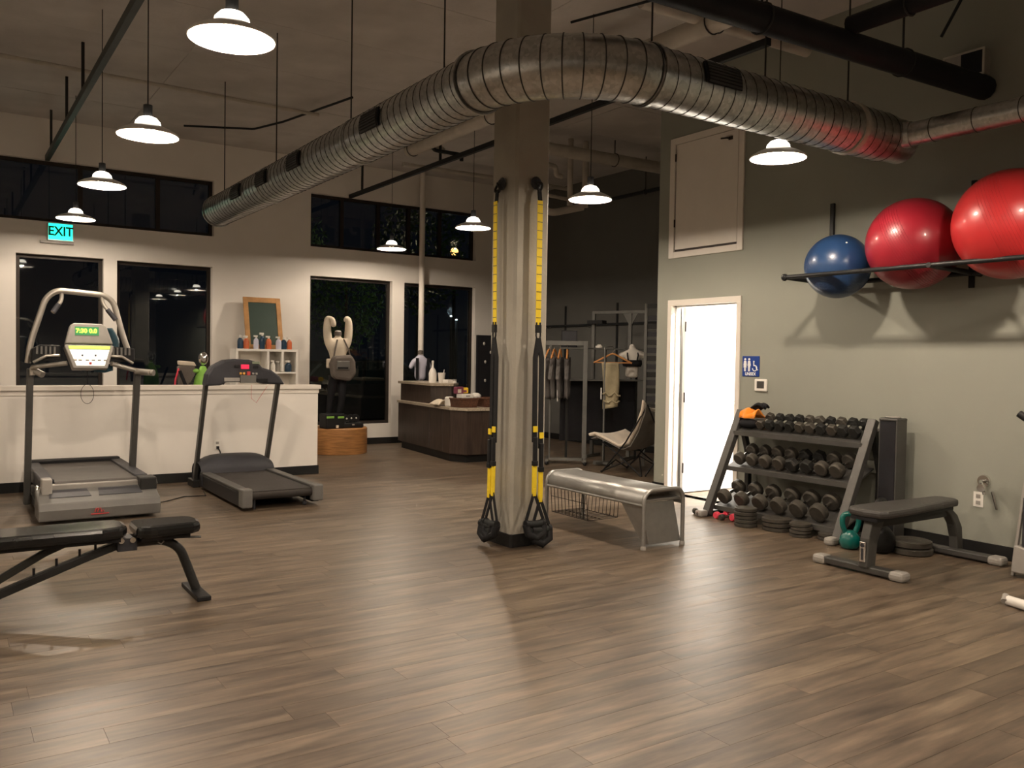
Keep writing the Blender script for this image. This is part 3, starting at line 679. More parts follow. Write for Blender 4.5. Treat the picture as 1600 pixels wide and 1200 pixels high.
    # safety lead
    MB().tube([(.02 + .055 * math.cos(a), .80, 1.05 + .09 * math.sin(a)) for a in [PI/2 + .15 + (2*PI - .3) * i / 20 for i in range(21)]], .0025, 5).tube([(.02, .80, 1.14), (.02, .80, 1.26)], .003, 5).build('safety_lead', 'blackp', t)
treadmill_a()
def cloth(name, label, fn, nu, nv, mat, th, loc=(0, 0, 0), cat='towel'):
    o = MB().grid(fn, nu, nv).build(name, mat, smooth=180, solid=th, loc=loc); return tag(o, label, cat)
cloth('towel', 'dark teal towel draped under the lit console of the left treadmill', lambda u, v: ((u - .5) * .26, .02 * math.sin(u * 9) , -v * .075 + .012 * math.sin(u * 7)), 14, 6, 'teal', .02, (1.24, 8.82, 1.335))
cloth('towel', 'dark teal towel hanging behind the upper right of the lit console', lambda u, v: ((u - .5) * (.09 + .07 * math.sin(v * 3)) + v * .05, .03 * math.sin(u * 6), -v * .22), 8, 10, 'teal', .02, (1.335, 8.98, 1.67))

def treadmill_b():
    t = thing('treadmill', 'dark grey folding treadmill, right of the silver one', 'treadmill', (2.69, 7.86, 0))
    w2 = .34
    MB().box((-w2 + .05, .02, .10), (w2 - .05, 1.5, .175)).tube([(-w2 + .05, .04, .135), (w2 - .05, .04, .135)], .04, 14).build('belt', 'belt', t, smooth=50)
    for s in (-1, 1):
        r = MB().box((s * w2 - .04, .06, .03), (s * w2 + .04, 1.55, .165)).build('side_frame', 'blackp', t, bevel=.008)
        MB().box((s * w2 - .045, .06, .165), (s * w2 + .045, 1.5, .195)).build('foot_rail', 'gframe', r, bevel=.01)
        MB().box((s * w2 - .05, -.03, .03 if s < 0 else .05), (s * w2 + .05, .09, .205)).build('end_cap', 'greyp', r, bevel=.014)
    MB().tube([(.24, .08, .09), (.24, .08, .03)], .012, 8).ball((.24, .08, .022), .022, 12, 8).build('caster', 'dgrey', t, smooth=180)
    MB().tube([(-.24, .10, .09), (-.24, .10, .0)], .014, 8).build('caster', 'dgrey', t, smooth=60)
    MB().tube([(.30, 1.5, .035), (-.30, 1.5, .035)], .035, 12).build('front_wheel_bar', 'dgrey', t, smooth=50)
    def mc(u, v):
        a = v * PI; x = (u - .5) * 2; k = (1 - abs(x) ** 4 * .35)
        return (x * .39, 1.42 + .42 * (1 - math.cos(a)) / 2, .12 + .24 * k * math.sin(a) ** .6 if 0 < v < 1 else .05)
    MB().grid(mc, 16, 14).build('motor_cover', 'dgrey', t, smooth=180)
    for s in (-1, 1): MB().bar([(s * .38, 1.76, .05), (s * .38, 1.30, 1.14)], .04, .075, up=(0, 1, 0)).build('upright', 'gframe', t, bevel=.008)
    for s in (-1, 1): MB().box((s * .38 - .04, 1.66, .0), (s * .38 + .04, 1.9, .08)).build('base_foot', 'dframe', t, bevel=.008)
    def Q(px, py): return ((px - 321) * .0069 - .38, 1.13 + (599 - py) / 151)
    poly = [Q(*p) for p in ((316, 602), (319, 584), (326, 572), (336, 566), (345, 561), (362, 559.5), (380, 560), (394, 564), (402, 573), (416, 577), (428, 586), (437, 600), (403, 599), (396, 596), (345, 596), (340, 601))]
    T = Matrix.Translation((0, 1.18, 0))
    c = MB().prism(poly, 0, .17, 'y', T).build('console', 'dgrey', t, bevel=.02)
    def plate(n, x0, y0, x1, y1, mat): a = Q(x0, y1); b = Q(x1, y0); MB().box((a[0], 1.168, a[1]), (b[0], 1.19, b[1])).build(n, mat, c, bevel=.003)
    plate('red_display', 368, 568, 380, 575, 'screen_r'); plate('lcd', 385, 563, 396, 567, 'screen_l'); plate('speed_display', 358, 569, 366, 573, 'blackp'); plate('incline_display', 386, 570, 394, 574, 'blackp')
    for x in (366, 371): plate('key', x, 580.5, x + 3, 584, 'orange_b')
    plate('stop_key', 377, 579, 382, 585, 'red')
    for x in (385, 390): plate('key', x, 581, x + 3, 584, 'lgrey')
    plate('left_tray', 343, 589, 366, 595, 'lgrey'); plate('right_tray', 392, 590, 409, 596, 'blackp')
    plate('grip_bar', 367, 585, 391, 597, 'greyp')
    MB().tube([(.06, 1.2, 1.12), (.06, 1.2, .98), (.12, 1.22, .93), (.24, 1.24, 1.10)], .002, 5).build('safety_lead', 'red', t)
treadmill_b()
tag(MB().tube(rpath([(2.66, 9.985, .36), (2.67, 9.94, .33), (2.67, 9.93, .10), (2.62, 9.9, .01), (2.5, 9.8, .006)], .04), .007, 8).build('power_cord', 'blackp', smooth=60), 'black power cord plugged into the low partition behind the right treadmill', 'cord')
tag(MB().tube([(1.62, 8.6, .006), (1.85, 8.75, .006), (2.05, 8.95, .006), (2.25, 8.9, .006), (2.3, 9.2, .006)], .005, 6).build('extension_cord', 'blackp', smooth=60), 'thin black cord on the floor between the two treadmills', 'cord')
def outlet(name, label, M4dir, loc, w=.075, h=.115, plug=True):
    t = thing(name, label, 'outlet', loc)
    if M4dir == 'y':
        MB().box((-w/2, -.006, -h/2), (w/2, 0, h/2)).build('plate', 'white', t, bevel=.002)
        for z in (-.025, .025): MB().box((-.016, -.009, z - .014), (.016, -.004, z + .014)).build('socket', 'lgrey' if z > 0 else 'white', t)
        if plug: MB().box((-.014, -.04, -.04), (.014, -.009, -.01)).build('plug', 'blackp', t, bevel=.003)
    else:
        MB().box((-.006, -w/2, -h/2), (0, w/2, h/2)).build('plate', 'white', t, bevel=.002)
        for z in (-.025, .025): MB().box((-.009, -.016, z - .014), (-.004, .016, z + .014)).build('socket', 'lgrey', t)
outlet('wall_outlet', 'white outlet with a black plug on the low partition', 'y', (2.65, 10.0, .40))
outlet('wall_outlet', 'white outlet plate on the sage wall beyond the grey bench', 'x', (XR, 3.43, .425), plug=False)

# ================================================================ BENCHES
def adjustable_bench():
    t = thing('adjustable_bench', 'black padded adjustable bench at the left edge', 'bench', (.9, 5.3, 0))
    bp = MB().prism([(-1.22, -.10), (-1.22, .10), (-1.10, .135), (-.15, .155), (-.04, .13), (-.01, .06), (-.01, -.06), (-.04, -.13), (-.15, -.155), (-1.10, -.135)], .395, .465, 'z').build('back_pad', 'vinyl', t, bevel=.022)
    MB().prism([(-1.1, -.1), (-.05, -.11), (-.05, .11), (-1.1, .1)], .375, .395, 'z').build('back_board', 'blackp', t)
    MB().prism([(.03, -.13), (.03, .13), (.10, .15), (.34, .13), (.385, .09), (.40, 0), (.385, -.09), (.34, -.13), (.10, -.15)], .385, .455, 'z').build('seat_pad', 'vinyl', t, bevel=.024)
    MB().prism([(.06, -.1), (.33, -.09), (.33, .09), (.06, .1)], .362, .385, 'z').build('seat_board', 'blackp', t)
    MB().tube(rpath([(-.08, 0, .345), (.20, 0, .345), (.29, 0, .29), (.385, 0, .03)], .12, 6), .027, 14).build('front_leg', 'dframe', t, smooth=60)
    MB().box((.345, -.20, 0), (.425, .20, .028)).build('front_foot', 'blackp', t, bevel=.006)
    MB().bar([(-.02, 0, .35), (-.22, 0, .285), (-.80, 0, .075)], .045, .05, up=(0, 1, 0)).build('main_beam', 'dframe', t, bevel=.006)
    MB().bar([(-.30, 0, .385), (-.42, 0, .335), (-.80, 0, .12)], .04, .035, up=(0, 1, 0)).build('ladder_strut', 'dframe', t, bevel=.006)
    MB().box((-.90, -.28, 0), (-.80, .28, .09)).build('rear_foot', 'dframe', t, bevel=.01)
    for x, z in ((-.165, .31), (-.245, .285), (-.36, .245), (-.47, .205)): MB().tube([(x, 0, z), (x, 0, z + .052)], .007, 8).build('peg', 'blackp', t)
    b = MB().box((-.06, -.06, .31), (.045, .06, .385)).build('hinge_bracket', 'dgrey', t, bevel=.004)
    for x in (-.04, .02): MB().lathe([(.001, -.068), (.016, -.068), (.016, -.055)], (x, 0, .372), 10, 'y').build('bolt', 'chrome', b)
    MB().tube([(.16, -.03, .36), (.16, -.05, .34), (.175, -.05, .33), (.19, -.05, .345), (.18, -.03, .36)], .004, 6, closed=True).build('pin_ring', 'steel', t)
    MB().tube([(.20, -.02, .36), (.40, -.05, .35)], .007, 8).build('release_lever', 'gframe', t)
adjustable_bench()

def flat_bench():
    t = thing('flat_bench', 'dark grey padded flat bench on T shaped feet by the right wall', 'bench', (5.85, 3.5, 0))
    MB().prism([(-.60, -.12), (-.62, 0), (-.60, .12), (-.54, .15), (-.20, .145), (.20, .11), (.42, .10), (.46, .06), (.46, -.06), (.42, -.10), (.20, -.11), (-.20, -.145), (-.54, -.15)], .40, .455, 'z').build('pad', 'dvinyl', t, bevel=.02)
    MB().prism([(-.6, -.10), (.40, -.07), (.40, .07), (-.6, .10)], .375, .40, 'z').build('pad_board', 'blackp', t)
    MB().bar([(-.52, 0, .345), (.40, 0, .345)], .05, .06, up=(0, 0, 1)).build('spine', 'dframe', t, bevel=.006)
    n = MB().prism([(-.60, .05), (-.50, .05), (-.48, .22), (-.40, .38), (-.54, .38), (-.585, .25)], -.035, .035, 'y').build('near_leg', 'gframe', t, bevel=.01)
    MB().box((-.606, -.022, .09), (-.594, .022, .23)).build('badge', 'chrome', n, bevel=.004)
    MB().lathe([(.001, -.610), (.014, -.610), (.016, -.602)], (0, 0, .205), 16, 'x').box((-.609, -.008, .105), (-.604, .008, .185)).build('badge_mark', 'dgrey', n)
    f = MB().prism([(.54, .05), (.62, .05), (.60, .22), (.53, .32), (.44, .38), (.33, .38), (.42, .33), (.49, .25), (.53, .15)], -.035, .035, 'y').build('far_leg', 'gframe', t, bevel=.01)
    for x, yc, L in ((-.53, .07, .30), (.54, -.02, .31)):
        q = MB().box((x - .045, yc - L, .012), (x + .045, yc + L, .06)).build('foot_bar', 'gframe', t, bevel=.01)
        for s in (-1, 1): MB().box((x - .052, yc + s * L - .055, 0), (x + .052, yc + s * L + .055, .065)).build('foot_cap', 'lgrey', q, bevel=.022)
flat_bench()

def metal_bench():
    t = thing('metal_bench', 'brushed metal bench with rounded edges right of the column', 'bench', (4.665, 5.455, 0))
    h, hx, hy, r = .45, .205, .625, .085
    def prof(e, zb):
        P = [(-hx - e, zb)] + arc((-hx + r, h - r), r + e, 180, 90, 8, lambda a, b: (a, b)) + arc((hx - r, h - r), r + e, 90, 0, 8, lambda a, b: (a, b)) + [(hx + e, zb)]
        return P
    p = prof(0, .335); vs = [(a, -hy + .02, b) for a, b in p] + [(a, hy - .02, b) for a, b in p]; n = len(p)
    MB().add(vs, [(i, i + 1, n + i + 1, n + i) for i in range(n - 1)]).build('seat_sheet', 'steel', t, smooth=50, solid=.006)
    for s in (-1, 1):
        MB().tube([(a, s * hy, b) for a, b in prof(.0, .0)], .017, 12).build('end_frame', 'steel', t, smooth=60)
        for x in (-hx, hx): MB().lathe([(.022, 0), (.022, .02), (.017, .03)], (x, s * hy, 0), 12).build('foot', 'lgrey', t, smooth=40)
    MB().tube([(-hx, -hy, .335), (-hx, hy, .335)], .012, 8).tube([(hx, -hy, .335), (hx, hy, .335)], .012, 8).build('side_rod', 'steel', t, smooth=60)
    MB().box((-hx, -hy + .03, .355), (hx, -hy + .22, .375)).build('under_shelf', 'steel', t, bevel=.004)
    # tapered magazine panel under the near end
    MB().add([(-.19, -hy + .05, .35), (.15, -hy + .05, .35), (.205, -hy + .02, .03), (-.13, -hy + .02, .03), (-.19, -hy + .30, .35), (.15, -hy + .30, .35), (-.13, -hy + .10, .03), (.205, -hy + .10, .03)],
             [(0, 1, 2, 3), (3, 2, 7, 6), (0, 3, 6, 4)]).build('tapered_panel', 'steel', t, solid=.004)
    # wire basket under the far end
    bk = MB()
    for k in range(11):
        y = .10 + .05 * k; bk.tube([(-hx + .02, y, .37), (-hx + .04, y, .10), (.16, y, .10), (.18, y, .37)], .0035, 5)
    for x, z in ((-hx + .04, .10), (.16, .10), (-hx + .03, .24), (.17, .24), (-.02, .10)): bk.tube([(x, .10, z), (x, .60, z)], .003, 5)
    bk.build('wire_basket', 'dframe', t)
metal_bench()

# ================================================================ SUSPENSION TRAINERS on the column
def trainer(label, loc, rz, straps, off):
    "local: x lateral on the face, y out of the face is -y, z up"
    t = thing('suspension_trainer', label, 'strap trainer', loc, rz, 'yellow and black strap trainers on the column')
    MB().lathe([(.001, 0), (.045, 0), (.05, -.012), (.03, -.03), (.001, -.03)], (0, 0, 2.78), 16, 'y').build('wall_anchor', 'dgrey', t, smooth=40)
    MB().tube([(.025 * math.cos(a), -.05 - .01 * math.sin(a * 2), 2.745 + .035 * math.sin(a)) for a in [2 * PI * i / 16 for i in range(16)]], .009, 8, closed=True).build('carabiner', 'dframe', t, smooth=60)
    MB().bar([(0, -.05, 2.73), (.005, -.06, 2.63)], .032, .012, up=(0, -1, 0)).build('anchor_loop', 'bweb', t)
    y = MB().bar([(0, -.065, 2.64), (off * .35, -.065, 2.2), (off * .8, -.065, 1.70)], .048, .004, up=(0, -1, 0)).build('yellow_strap', 'yellow', t)
    for k in range(14): f = .03 + k * .07; MB().bar([(off * .8 * f, -.0685, 2.64 - .94 * f), (off * .8 * f, -.0685, 2.636 - .94 * f)], .046, .002, up=(0, -1, 0)).build('stitch', 'dgrey', y)
    MB().cb((off * .8, -.068, 1.67), (.045, .022, .06)).tube([(off * .8 - .016, -.068, 1.72), (off * .8 - .02, -.068, 1.62), (off * .8, -.068, 1.53), (off * .8 + .02, -.068, 1.62), (off * .8 + .016, -.068, 1.72)], .007, 6).build('main_buckle', 'blackp', t, bevel=.004)
    for dx, z0, hy in straps:
        x = off + dx
        s = MB().bar([(off * .8, -.07, 1.60), (x, -.075, 1.45), (x, -.08, .78 + z0)], .040, .012, up=(0, -1, 0)).build('black_strap', 'bweb', t)
        MB().cb((x, -.086, .88 + z0), (.036, .02, .045)).build('yellow_tab', 'yellow', s)
        MB().cb((x, -.092, .72 + z0), (.034, .024, .20)).cb((x, -.092, .62 + z0), (.045, .03, .04)).build('cam_buckle', 'blackp', t, bevel=.006)
        MB().bar([(x, -.088, .61 + z0), (x - .002, -.09, .40 + z0)], .040, .014, up=(0, -1, 0)).cb((x - .002, -.09, .40 + z0), (.03, .02, .06)).build('yellow_cuff', 'yellow', t, bevel=.003)
        for q in (-1, 1): MB().bar([(x, -.09, .40 + z0), (x + q * .075, -.10, .20 + z0), (x + q * .078, -.10, .15 + z0)], .024, .008, up=(0, -1, 0)).build('handle_strap', 'bweb', t)
        hd = MB().tube([(x - .07, -.105, .165 + z0), (x, -.108, .16 + z0), (x + .07, -.105, .165 + z0)], .026, 14).ball((x, -.095, .105 + z0), (.062, .035, .05), 16, 10).build('foam_grip', 'foam', t, smooth=50)
        for q in (-1, 1): MB().lathe([(.001, -.012), (.03, -.012), (.03, .012), (.001, .012)], (x + q * .076, -.105, .165 + z0), 14, 'x').build('grip_end', 'blackp', hd, smooth=40)
        MB().tube([(x - .078, -.10, .16 + z0), (x - .07, -.12, .09 + z0), (x, -.125, .055 + z0), (x + .07, -.12, .09 + z0), (x + .078, -.10, .16 + z0)], .030, 8).build('foot_cradle', 'bweb', t, smooth=60)
    return t
trainer('yellow and black strap trainer hanging on the left face of the column', (CX0 - .013, 5.56, 0), -PI / 2, ((-.01, 0, 0), (.045, .02, 0)), .02)
trainer('yellow and black strap trainer hanging on the right face of the column', (3.79, CY0 - .013, 0), 0, ((-.028, .03, 0), (.030, -.02, 0)), .0)

# ================================================================ BALL RACK AND BALLS
t = thing('ball_rack', 'long black wall rack holding the three exercise balls', 'rack', (5.91, 4.73, 2.16))
MB().tube([(0, 0, 0), (0, -2.9, 0)], .018, 12).ball((0, .01, 0), .03, 12, 8).build('front_rail', 'blackp', t, smooth=60)
MB().tube([(.55, .02, -.02), (.55, -2.9, -.02)], .02, 12).build('rear_rail', 'blackp', t, smooth=60)
for y in (.04, -1.22, -2.45):
    b = MB().tube([(-.02, y - .04, 0), (.69, y - .04, -.02)], .02, 10).build('arm', 'blackp', t, smooth=60)
for y in (.05, -1.20, -2.45): MB().box((.665, y - .02, -.12), (.69, y + .02, .70)).build('wall_upright', 'blackp', t, bevel=.004)
def ball(label, mat, c, r):
    b = MB().ball((0, 0, 0), r, 64, 36).build('exercise_ball', mat, smooth=180, loc=c); tag(b, label, 'ball', 'exercise balls on the wall rack')
    mb = MB()
    for k in range(9):
        a = math.radians(-12 + 3 * k) ; 
        pts = [((r + .0004) * math.cos(a) * math.cos(p), (r + .0004) * math.cos(a) * math.sin(p), (r + .0004) * math.sin(a)) for p in [2 * PI * i / 56 for i in range(56)]]
        mb.tube(pts, .0012, 4, closed=True)
    mb.build('grip_ridges', mat, b, smooth=180)
    MB().lathe([(.001, 0), (.008, 0), (.008, .003), (.001, .003)], (0, 0, r), 10).build('valve_plug', 'white', b)
    return b
bb1 = ball('small blue exercise ball at the left end of the wall rack', 'blue_ball', (6.175, 4.42, 2.245), .262)
bb1.rotation_euler = (math.radians(38), math.radians(-35), 0)
bb2 = ball('dark red exercise ball in the middle of the wall rack', 'red_ball', (6.185, 3.765, 2.365), .345)
bb2.rotation_euler = (math.radians(60), math.radians(20), 0)
bb3 = ball('largest, brightest red exercise ball at the right of the wall rack', 'red_ball2', (6.17, 3.04, 2.425), .378)
bb3.rotation_euler = (math.radians(60), math.radians(-40), .6)

# ================================================================ SIGN, THERMOSTAT, EXIT, SPIGOT
t = thing('restroom_sign', 'blue unisex restroom sign with white figures beside the door', 'sign', (XR, 5.665, 1.405))
MB().box((-.008, -.105, -.10), (0, .105, .10)).build('plate', 'sign_b', t, bevel=.006)
def fig(yc, skirt):
    m = MB().lathe([(.001, -.011), (.012, -.011), (.012, -.008), (.001, -.008)], (0, yc, .068), 12, 'x')
    w_ = .022 if skirt else .013
    m.prism([(yc - .014, .052), (yc - .021, .005), (yc - .014, .005), (yc - w_, -.012), (yc - .011, -.012), (yc - .011, -.05), (yc - .002, -.05), (yc - .002, -.012), (yc + .002, -.012), (yc + .002, -.05), (yc + .011, -.05), (yc + .011, -.012), (yc + w_, -.012), (yc + .014, .005), (yc + .021, .005), (yc + .014, .052)], -.011, -.008, 'x')
    return m
fig(.068, True).build('woman_figure', 'sign_w', t); fig(.018, False).build('man_figure', 'sign_w', t)
m = MB().lathe([(.001, -.011), (.009, -.011), (.009, -.008), (.001, -.008)], (0, -.040, .045), 10, 'x')
m.tube([(-.010, -.040, .036), (-.010, -.042, .005), (-.010, -.066, .005), (-.010, -.080, -.034), (-.010, -.092, -.034)], .006, 6)
m.tube([(-.010, -.052 + .027 * math.cos(a), -.018 + .027 * math.sin(a)) for a in [math.radians(60 + 300 * i / 18) for i in range(19)]], .0045, 6)
m.build('wheelchair_figure', 'sign_w', t)
text('lettering', 'UNISEX', .042, 'sign_w', t, FX(-.009, 0, -.076) @ Matrix.Scale(.92, 4, (1, 0, 0)), .001)
t = thing('thermostat', 'small white thermostat below the blue sign', 'thermostat', (XR, 5.53, 1.225))
MB().box((-.022, -.075, -.06), (0, .075, .06)).build('case', 'white', t, bevel=.01); MB().box((-.025, -.045, -.03), (-.02, .04, .038)).build('screen', 'thermo', t)
t = thing('exit_sign', 'glowing green exit sign under a pendant lamp', 'sign', (1.365, 12.93, 3.03))
MB().box((-.155, 0, -.115), (.155, .07, .12)).build('housing', 'enamel', t, bevel=.006); MB().box((-.142, -.004, -.10), (.142, .002, .112)).build('face', 'exitg', t)
MB().box((-.24, .01, -.15), (.16, .07, -.118)).build('bracket_plate', 'lgrey', t)
text('lettering', 'EXIT', .17, 'exitl', t, FY(0, -.005, .008) @ Matrix.Scale(.85, 4, (1, 0, 0)), .002)
t = thing('hose_spigot', 'chrome hose spigot on the right wall above the outlet', 'spigot', (XR, 3.35, .53))
MB().tube([(0, .04, .04), (-.06, .04, .04), (-.09, .0, .0), (-.09, -.01, -.05)], .014, 10).build('spout', 'chrome', t, smooth=60)
MB().lathe([(.001, -.02), (.045, -.02), (.05, 0), (.001, 0)], (0, .04, .04), 16, 'x').build('flange', 'chrome', t, smooth=40); MB().lathe([(.001, -.13), (.03, -.13), (.033, -.11), (.001, -.11)], (0, 0, 0), 12, 'x').build('hand_wheel', 'chrome', t, smooth=40)
MB().tube([(-.02, -.03, -.03), (-.02, -.07, -.16)], .010, 6).build('key', 'chrome', t)

# ================================================================ DUMBBELL RACK
RT = thing('dumbbell_rack', 'dark grey three tier dumbbell rack against the sage wall', 'rack', (5.98, 4.22, 0))
def rx(z): return .46 * z          # lean of the front rails
for y in (0, 1.40):
    s = MB().bar([(0, y, 0.02), (rx(.98), y, .98)], .06, .075, up=(0, 1, 0)).build('slanted_upright', 'gframe', RT, bevel=.005)
    MB().bar([(rx(.98) - .02, y, .95), (.56, y, .55), (.56, y, .02)], .05, .05, up=(0, 1, 0)).build('rear_upright', 'dframe', RT, bevel=.005)
    f = MB().box((-.06, y - .035, 0), (.60, y + .035, .05)).build('foot', 'dframe', RT, bevel=.006)
    MB().box((-.12, y - .042, 0), (-.02, y + .042, .062)).build('foot_cap', 'lgrey', f, bevel=.02)
TIER = {'bottom': (.10, 6, .074, .20, (6.19, 5.51, 4.485, .235)), 'middle': (.47, 8, .062, .19, (6.33, 5.465, 4.42, .585)), 'top': (.80, 10, .052, .15, (6.43, 5.33, 4.345, .902))}
for nm, (z, n, r, L, (cx, y0, y1, cz)) in TIER.items():
    sl = math.radians(23); q = cz - r / math.cos(sl) - .004
    def pz(x): return q + (x - cx) * math.tan(sl)
    xa, xb = cx - .135, min(cx + .15, 6.575)
    MB().prism([(xa - 5.98, pz(xa) - .034), (xa - 5.98, pz(xa) + .008), (xa - 5.97, pz(xa) + .008), (xa - 5.96, pz(xa)), (xb - 5.98, pz(xb)), (xb - 5.98, pz(xb) - .014), (xa - 5.96, pz(xa) - .014), (xa - 5.97, pz(xa) - .034)], .02, 1.38, 'y').build('shelf', 'gframe', RT)
def dumbbell(r, L, black, hexa, label, loc, group, tilt):
    t = thing('dumbbell', label, 'dumbbell', loc, 0, group); t.rotation_euler = tilt
    mt = 'rubber' if black else 'iron'; n = 6 if hexa else 14
    hl = L * .60
    for s in (-1, 1):
        a, b = (s * L / 2, s * (L / 2 + hl)); MB().lathe([(r * .82, min(a, b)), (r, min(a, b) + hl * .15), (r, max(a, b) - hl * .15), (r * .82, max(a, b))], n=n, axis='x').build('head', mt, t, smooth=35 if n > 8 else None)
    MB().lathe([(.012, -L / 2), (.014, -L / 4), (.017, 0), (.014, L / 4), (.012, L / 2)], n=12, axis='x').build('handle', 'chrome', t, smooth=60)
    return t
ORD = ['leftmost', 'second from the left', 'third from the left', 'fourth from the left', 'fifth from the left', 'sixth from the left', 'seventh from the left', 'eighth from the left', 'ninth from the left', 'rightmost']
for nm, (z, n, r, L, (cx, y0, y1, cz)) in TIER.items():
    for k in range(n):
        f = k / (n - 1); rr = r * (.93 + .14 * f); yy = y0 + (y1 - y0) * f
        black = (nm == 'middle' and k in (4, 5)) or (nm == 'top' and k in (1, 2, 3, 6, 8, 9))
        o_ = ORD[k] if k < n - 1 else 'rightmost'
        dumbbell(rr, L * .62, black, nm == 'top' or black, ('black rubber' if black else 'grey iron') + ' dumbbell %s on the %s tier of the rack' % (o_, nm),
                 (cx, yy, cz + rr - r), 'dumbbells on the three tier rack', (random.uniform(-.3, .3), math.radians(-23), random.uniform(-.04, .04)))
# things lying on and around the rack
o = MB().grid(lambda u, v: ((u - .5) * .16 + .02 * math.sin(v * 9), (v - .5) * .19, .085 * math.sin(PI * min(1, max(0, u))) ** .5 * (.75 + .35 * math.sin(v * 8 + u * 5)) - .0), 14, 14).build('orange_cloth', 'orange', smooth=180, solid=.012, loc=(6.42, 5.49, .915))
tag(o, 'crumpled orange cloth at the left end of the top tier', 'cloth')
o = MB().grid(lambda u, v: ((u - .5) * .09, (v - .5) * .22, .03 * math.sin(5 * v + u) + .02 * math.sin(u * 12)), 8, 10).build('black_glove', 'blackc', smooth=180, solid=.012, loc=(6.46, 5.46, 1.01)); tag(o, 'crumpled black glove lying on the orange cloth', 'glove')
o = MB().ball((0, 0, 0), (.06, .11, .045), 16, 10).build('folded_black_cloth', 'blackc', smooth=180, loc=(6.38, 5.49, .865)); tag(o, 'folded black cloth under the orange cloth', 'cloth')
def plates(label, x, y, r, n, th):
    for k in range(n):
        t = MB().lathe([(r * .16, 0), (r * .88, 0), (r, th * .15), (r, th * .85), (r * .88, th), (r * .60, th * .8), (r * .3, th * .95), (r * .16, th)], n=28).build('weight_plate', 'iron', smooth=35, loc=(x + random.uniform(-.008, .008), y + random.uniform(-.008, .008), k * (th + .001)))
        pos = 'topmost' if k == n - 1 else 'bottom' if k == 0 else ('second up', 'third up', 'fourth up', 'fifth up')[k - 1]
        tag(t, 'iron plate, %s in %s' % (pos, label), 'weight plate', 'weight plates stacked on the floor')
plates('the tall left stack in front of the rack', 5.92, 5.10, .098, 5, .032)
plates('the wide black stack in front of the rack', 6.02, 4.84, .125, 3, .036)
plates('the small stack at the middle front of the rack', 5.97, 4.56, .088, 4, .028)
plates('the low stack by the right foot of the rack', 6.05, 4.36, .075, 2, .03)
plates('the stack on the floor under the grey flat bench', 6.20, 3.72, .15, 2, .052)
for (x, y, l, mt, r) in ((6.02, 5.47, 'small pink dumbbell on the floor left of the plate stacks', 'pink', .032), (6.05, 5.30, 'small pink dumbbell on the floor nearest the left plate stack', 'pink', .035), (6.0, 5.39, 'small grey dumbbell lying between the two pink ones', 'iron', .028)):
    t = thing('hand_weight', l, 'dumbbell', (x, y, r), 0, 'small hand weights on the floor')
    for s in (-1, 1): MB().lathe([(r * .8, min(s * .04, s * .09)), (r, s * .065 - .015), (r, s * .065 + .015), (r * .8, max(s * .04, s * .09))], n=14, axis='x').build('head', mt, t, smooth=40)
    MB().tube([(-.04, 0, 0), (.04, 0, 0)], .012, 10).build('handle', mt, t, smooth=50)
t = thing('ankle_weight', 'grey hand weight lying on the floor at the left foot of the rack', 'dumbbell', (5.92, 5.68, .03), math.radians(60))
for s in (-1, 1): MB().lathe([(.024, s * .06 - .025), (.03, s * .06 - .015), (.03, s * .06 + .015), (.024, s * .06 + .025)], n=12, axis='x').build('head', 'iron', t, smooth=35)
MB().tube([(-.05, 0, 0), (.05, 0, 0)], .013, 10).build('handle', 'dgrey', t, smooth=50)

def kettlebell(label, loc, r, mat, rz):
    t = thing('kettlebell', label, 'kettlebell', loc, rz, 'kettlebells by the grey bench')
    MB().lathe([(r * .6, 0), (r * .88, r * .18), (r, r * .7), (r * .92, r * 1.2), (r * .62, r * 1.62), (r * .35, r * 1.8), (.001, r * 1.82)], n=32).build('bell', mat, t, smooth=60)
    MB().tube(rpath([(-r * .45, 0, r * 1.5), (-r * .85, 0, r * 2.5), (-r * .70, 0, r * 3.4), (r * .70, 0, r * 3.4), (r * .85, 0, r * 2.5), (r * .45, 0, r * 1.5)], r * .6, 6), r * .26, 14).build('handle', mat, t, smooth=60)
kettlebell('shiny teal kettlebell on the floor between the rack and the grey bench', (5.92, 4.06, 0), .080, 'tealk', math.radians(-35))
kettlebell('large black kettlebell under the grey flat bench', (6.02, 3.87, 0), .115, 'blackk', math.radians(20))
# upright grey and black cabinet-like board
t = thing('upright_board', 'tall grey board with a black face standing between rack and bench', 'board', (6.36, 4.02, 0))
MB().box((0, -.055, 0), (.14, .105, .02)).box((0.0, .090, .02), (.14, .105, 1.0)).box((0, -.055, .02), (.14, -.040, 1.0)).box((.11, -.04, .02), (.14, .09, 1.0)).build('shell', 'gframe', t, bevel=.006)
MB().box((-.003, -.042, .0), (.11, .092, .985)).build('face', 'blackc', t)
MB().box((-.004, -.058, .985), (.144, .108, 1.012)).build('top_cap', 'gframe', t, bevel=.012)
MB().lathe([(.05, 0), (.06, .006), (.055, .012), (.04, .012)], (.07, .025, 1.01), 20).build('top_ring', 'lgrey', t, smooth=40)

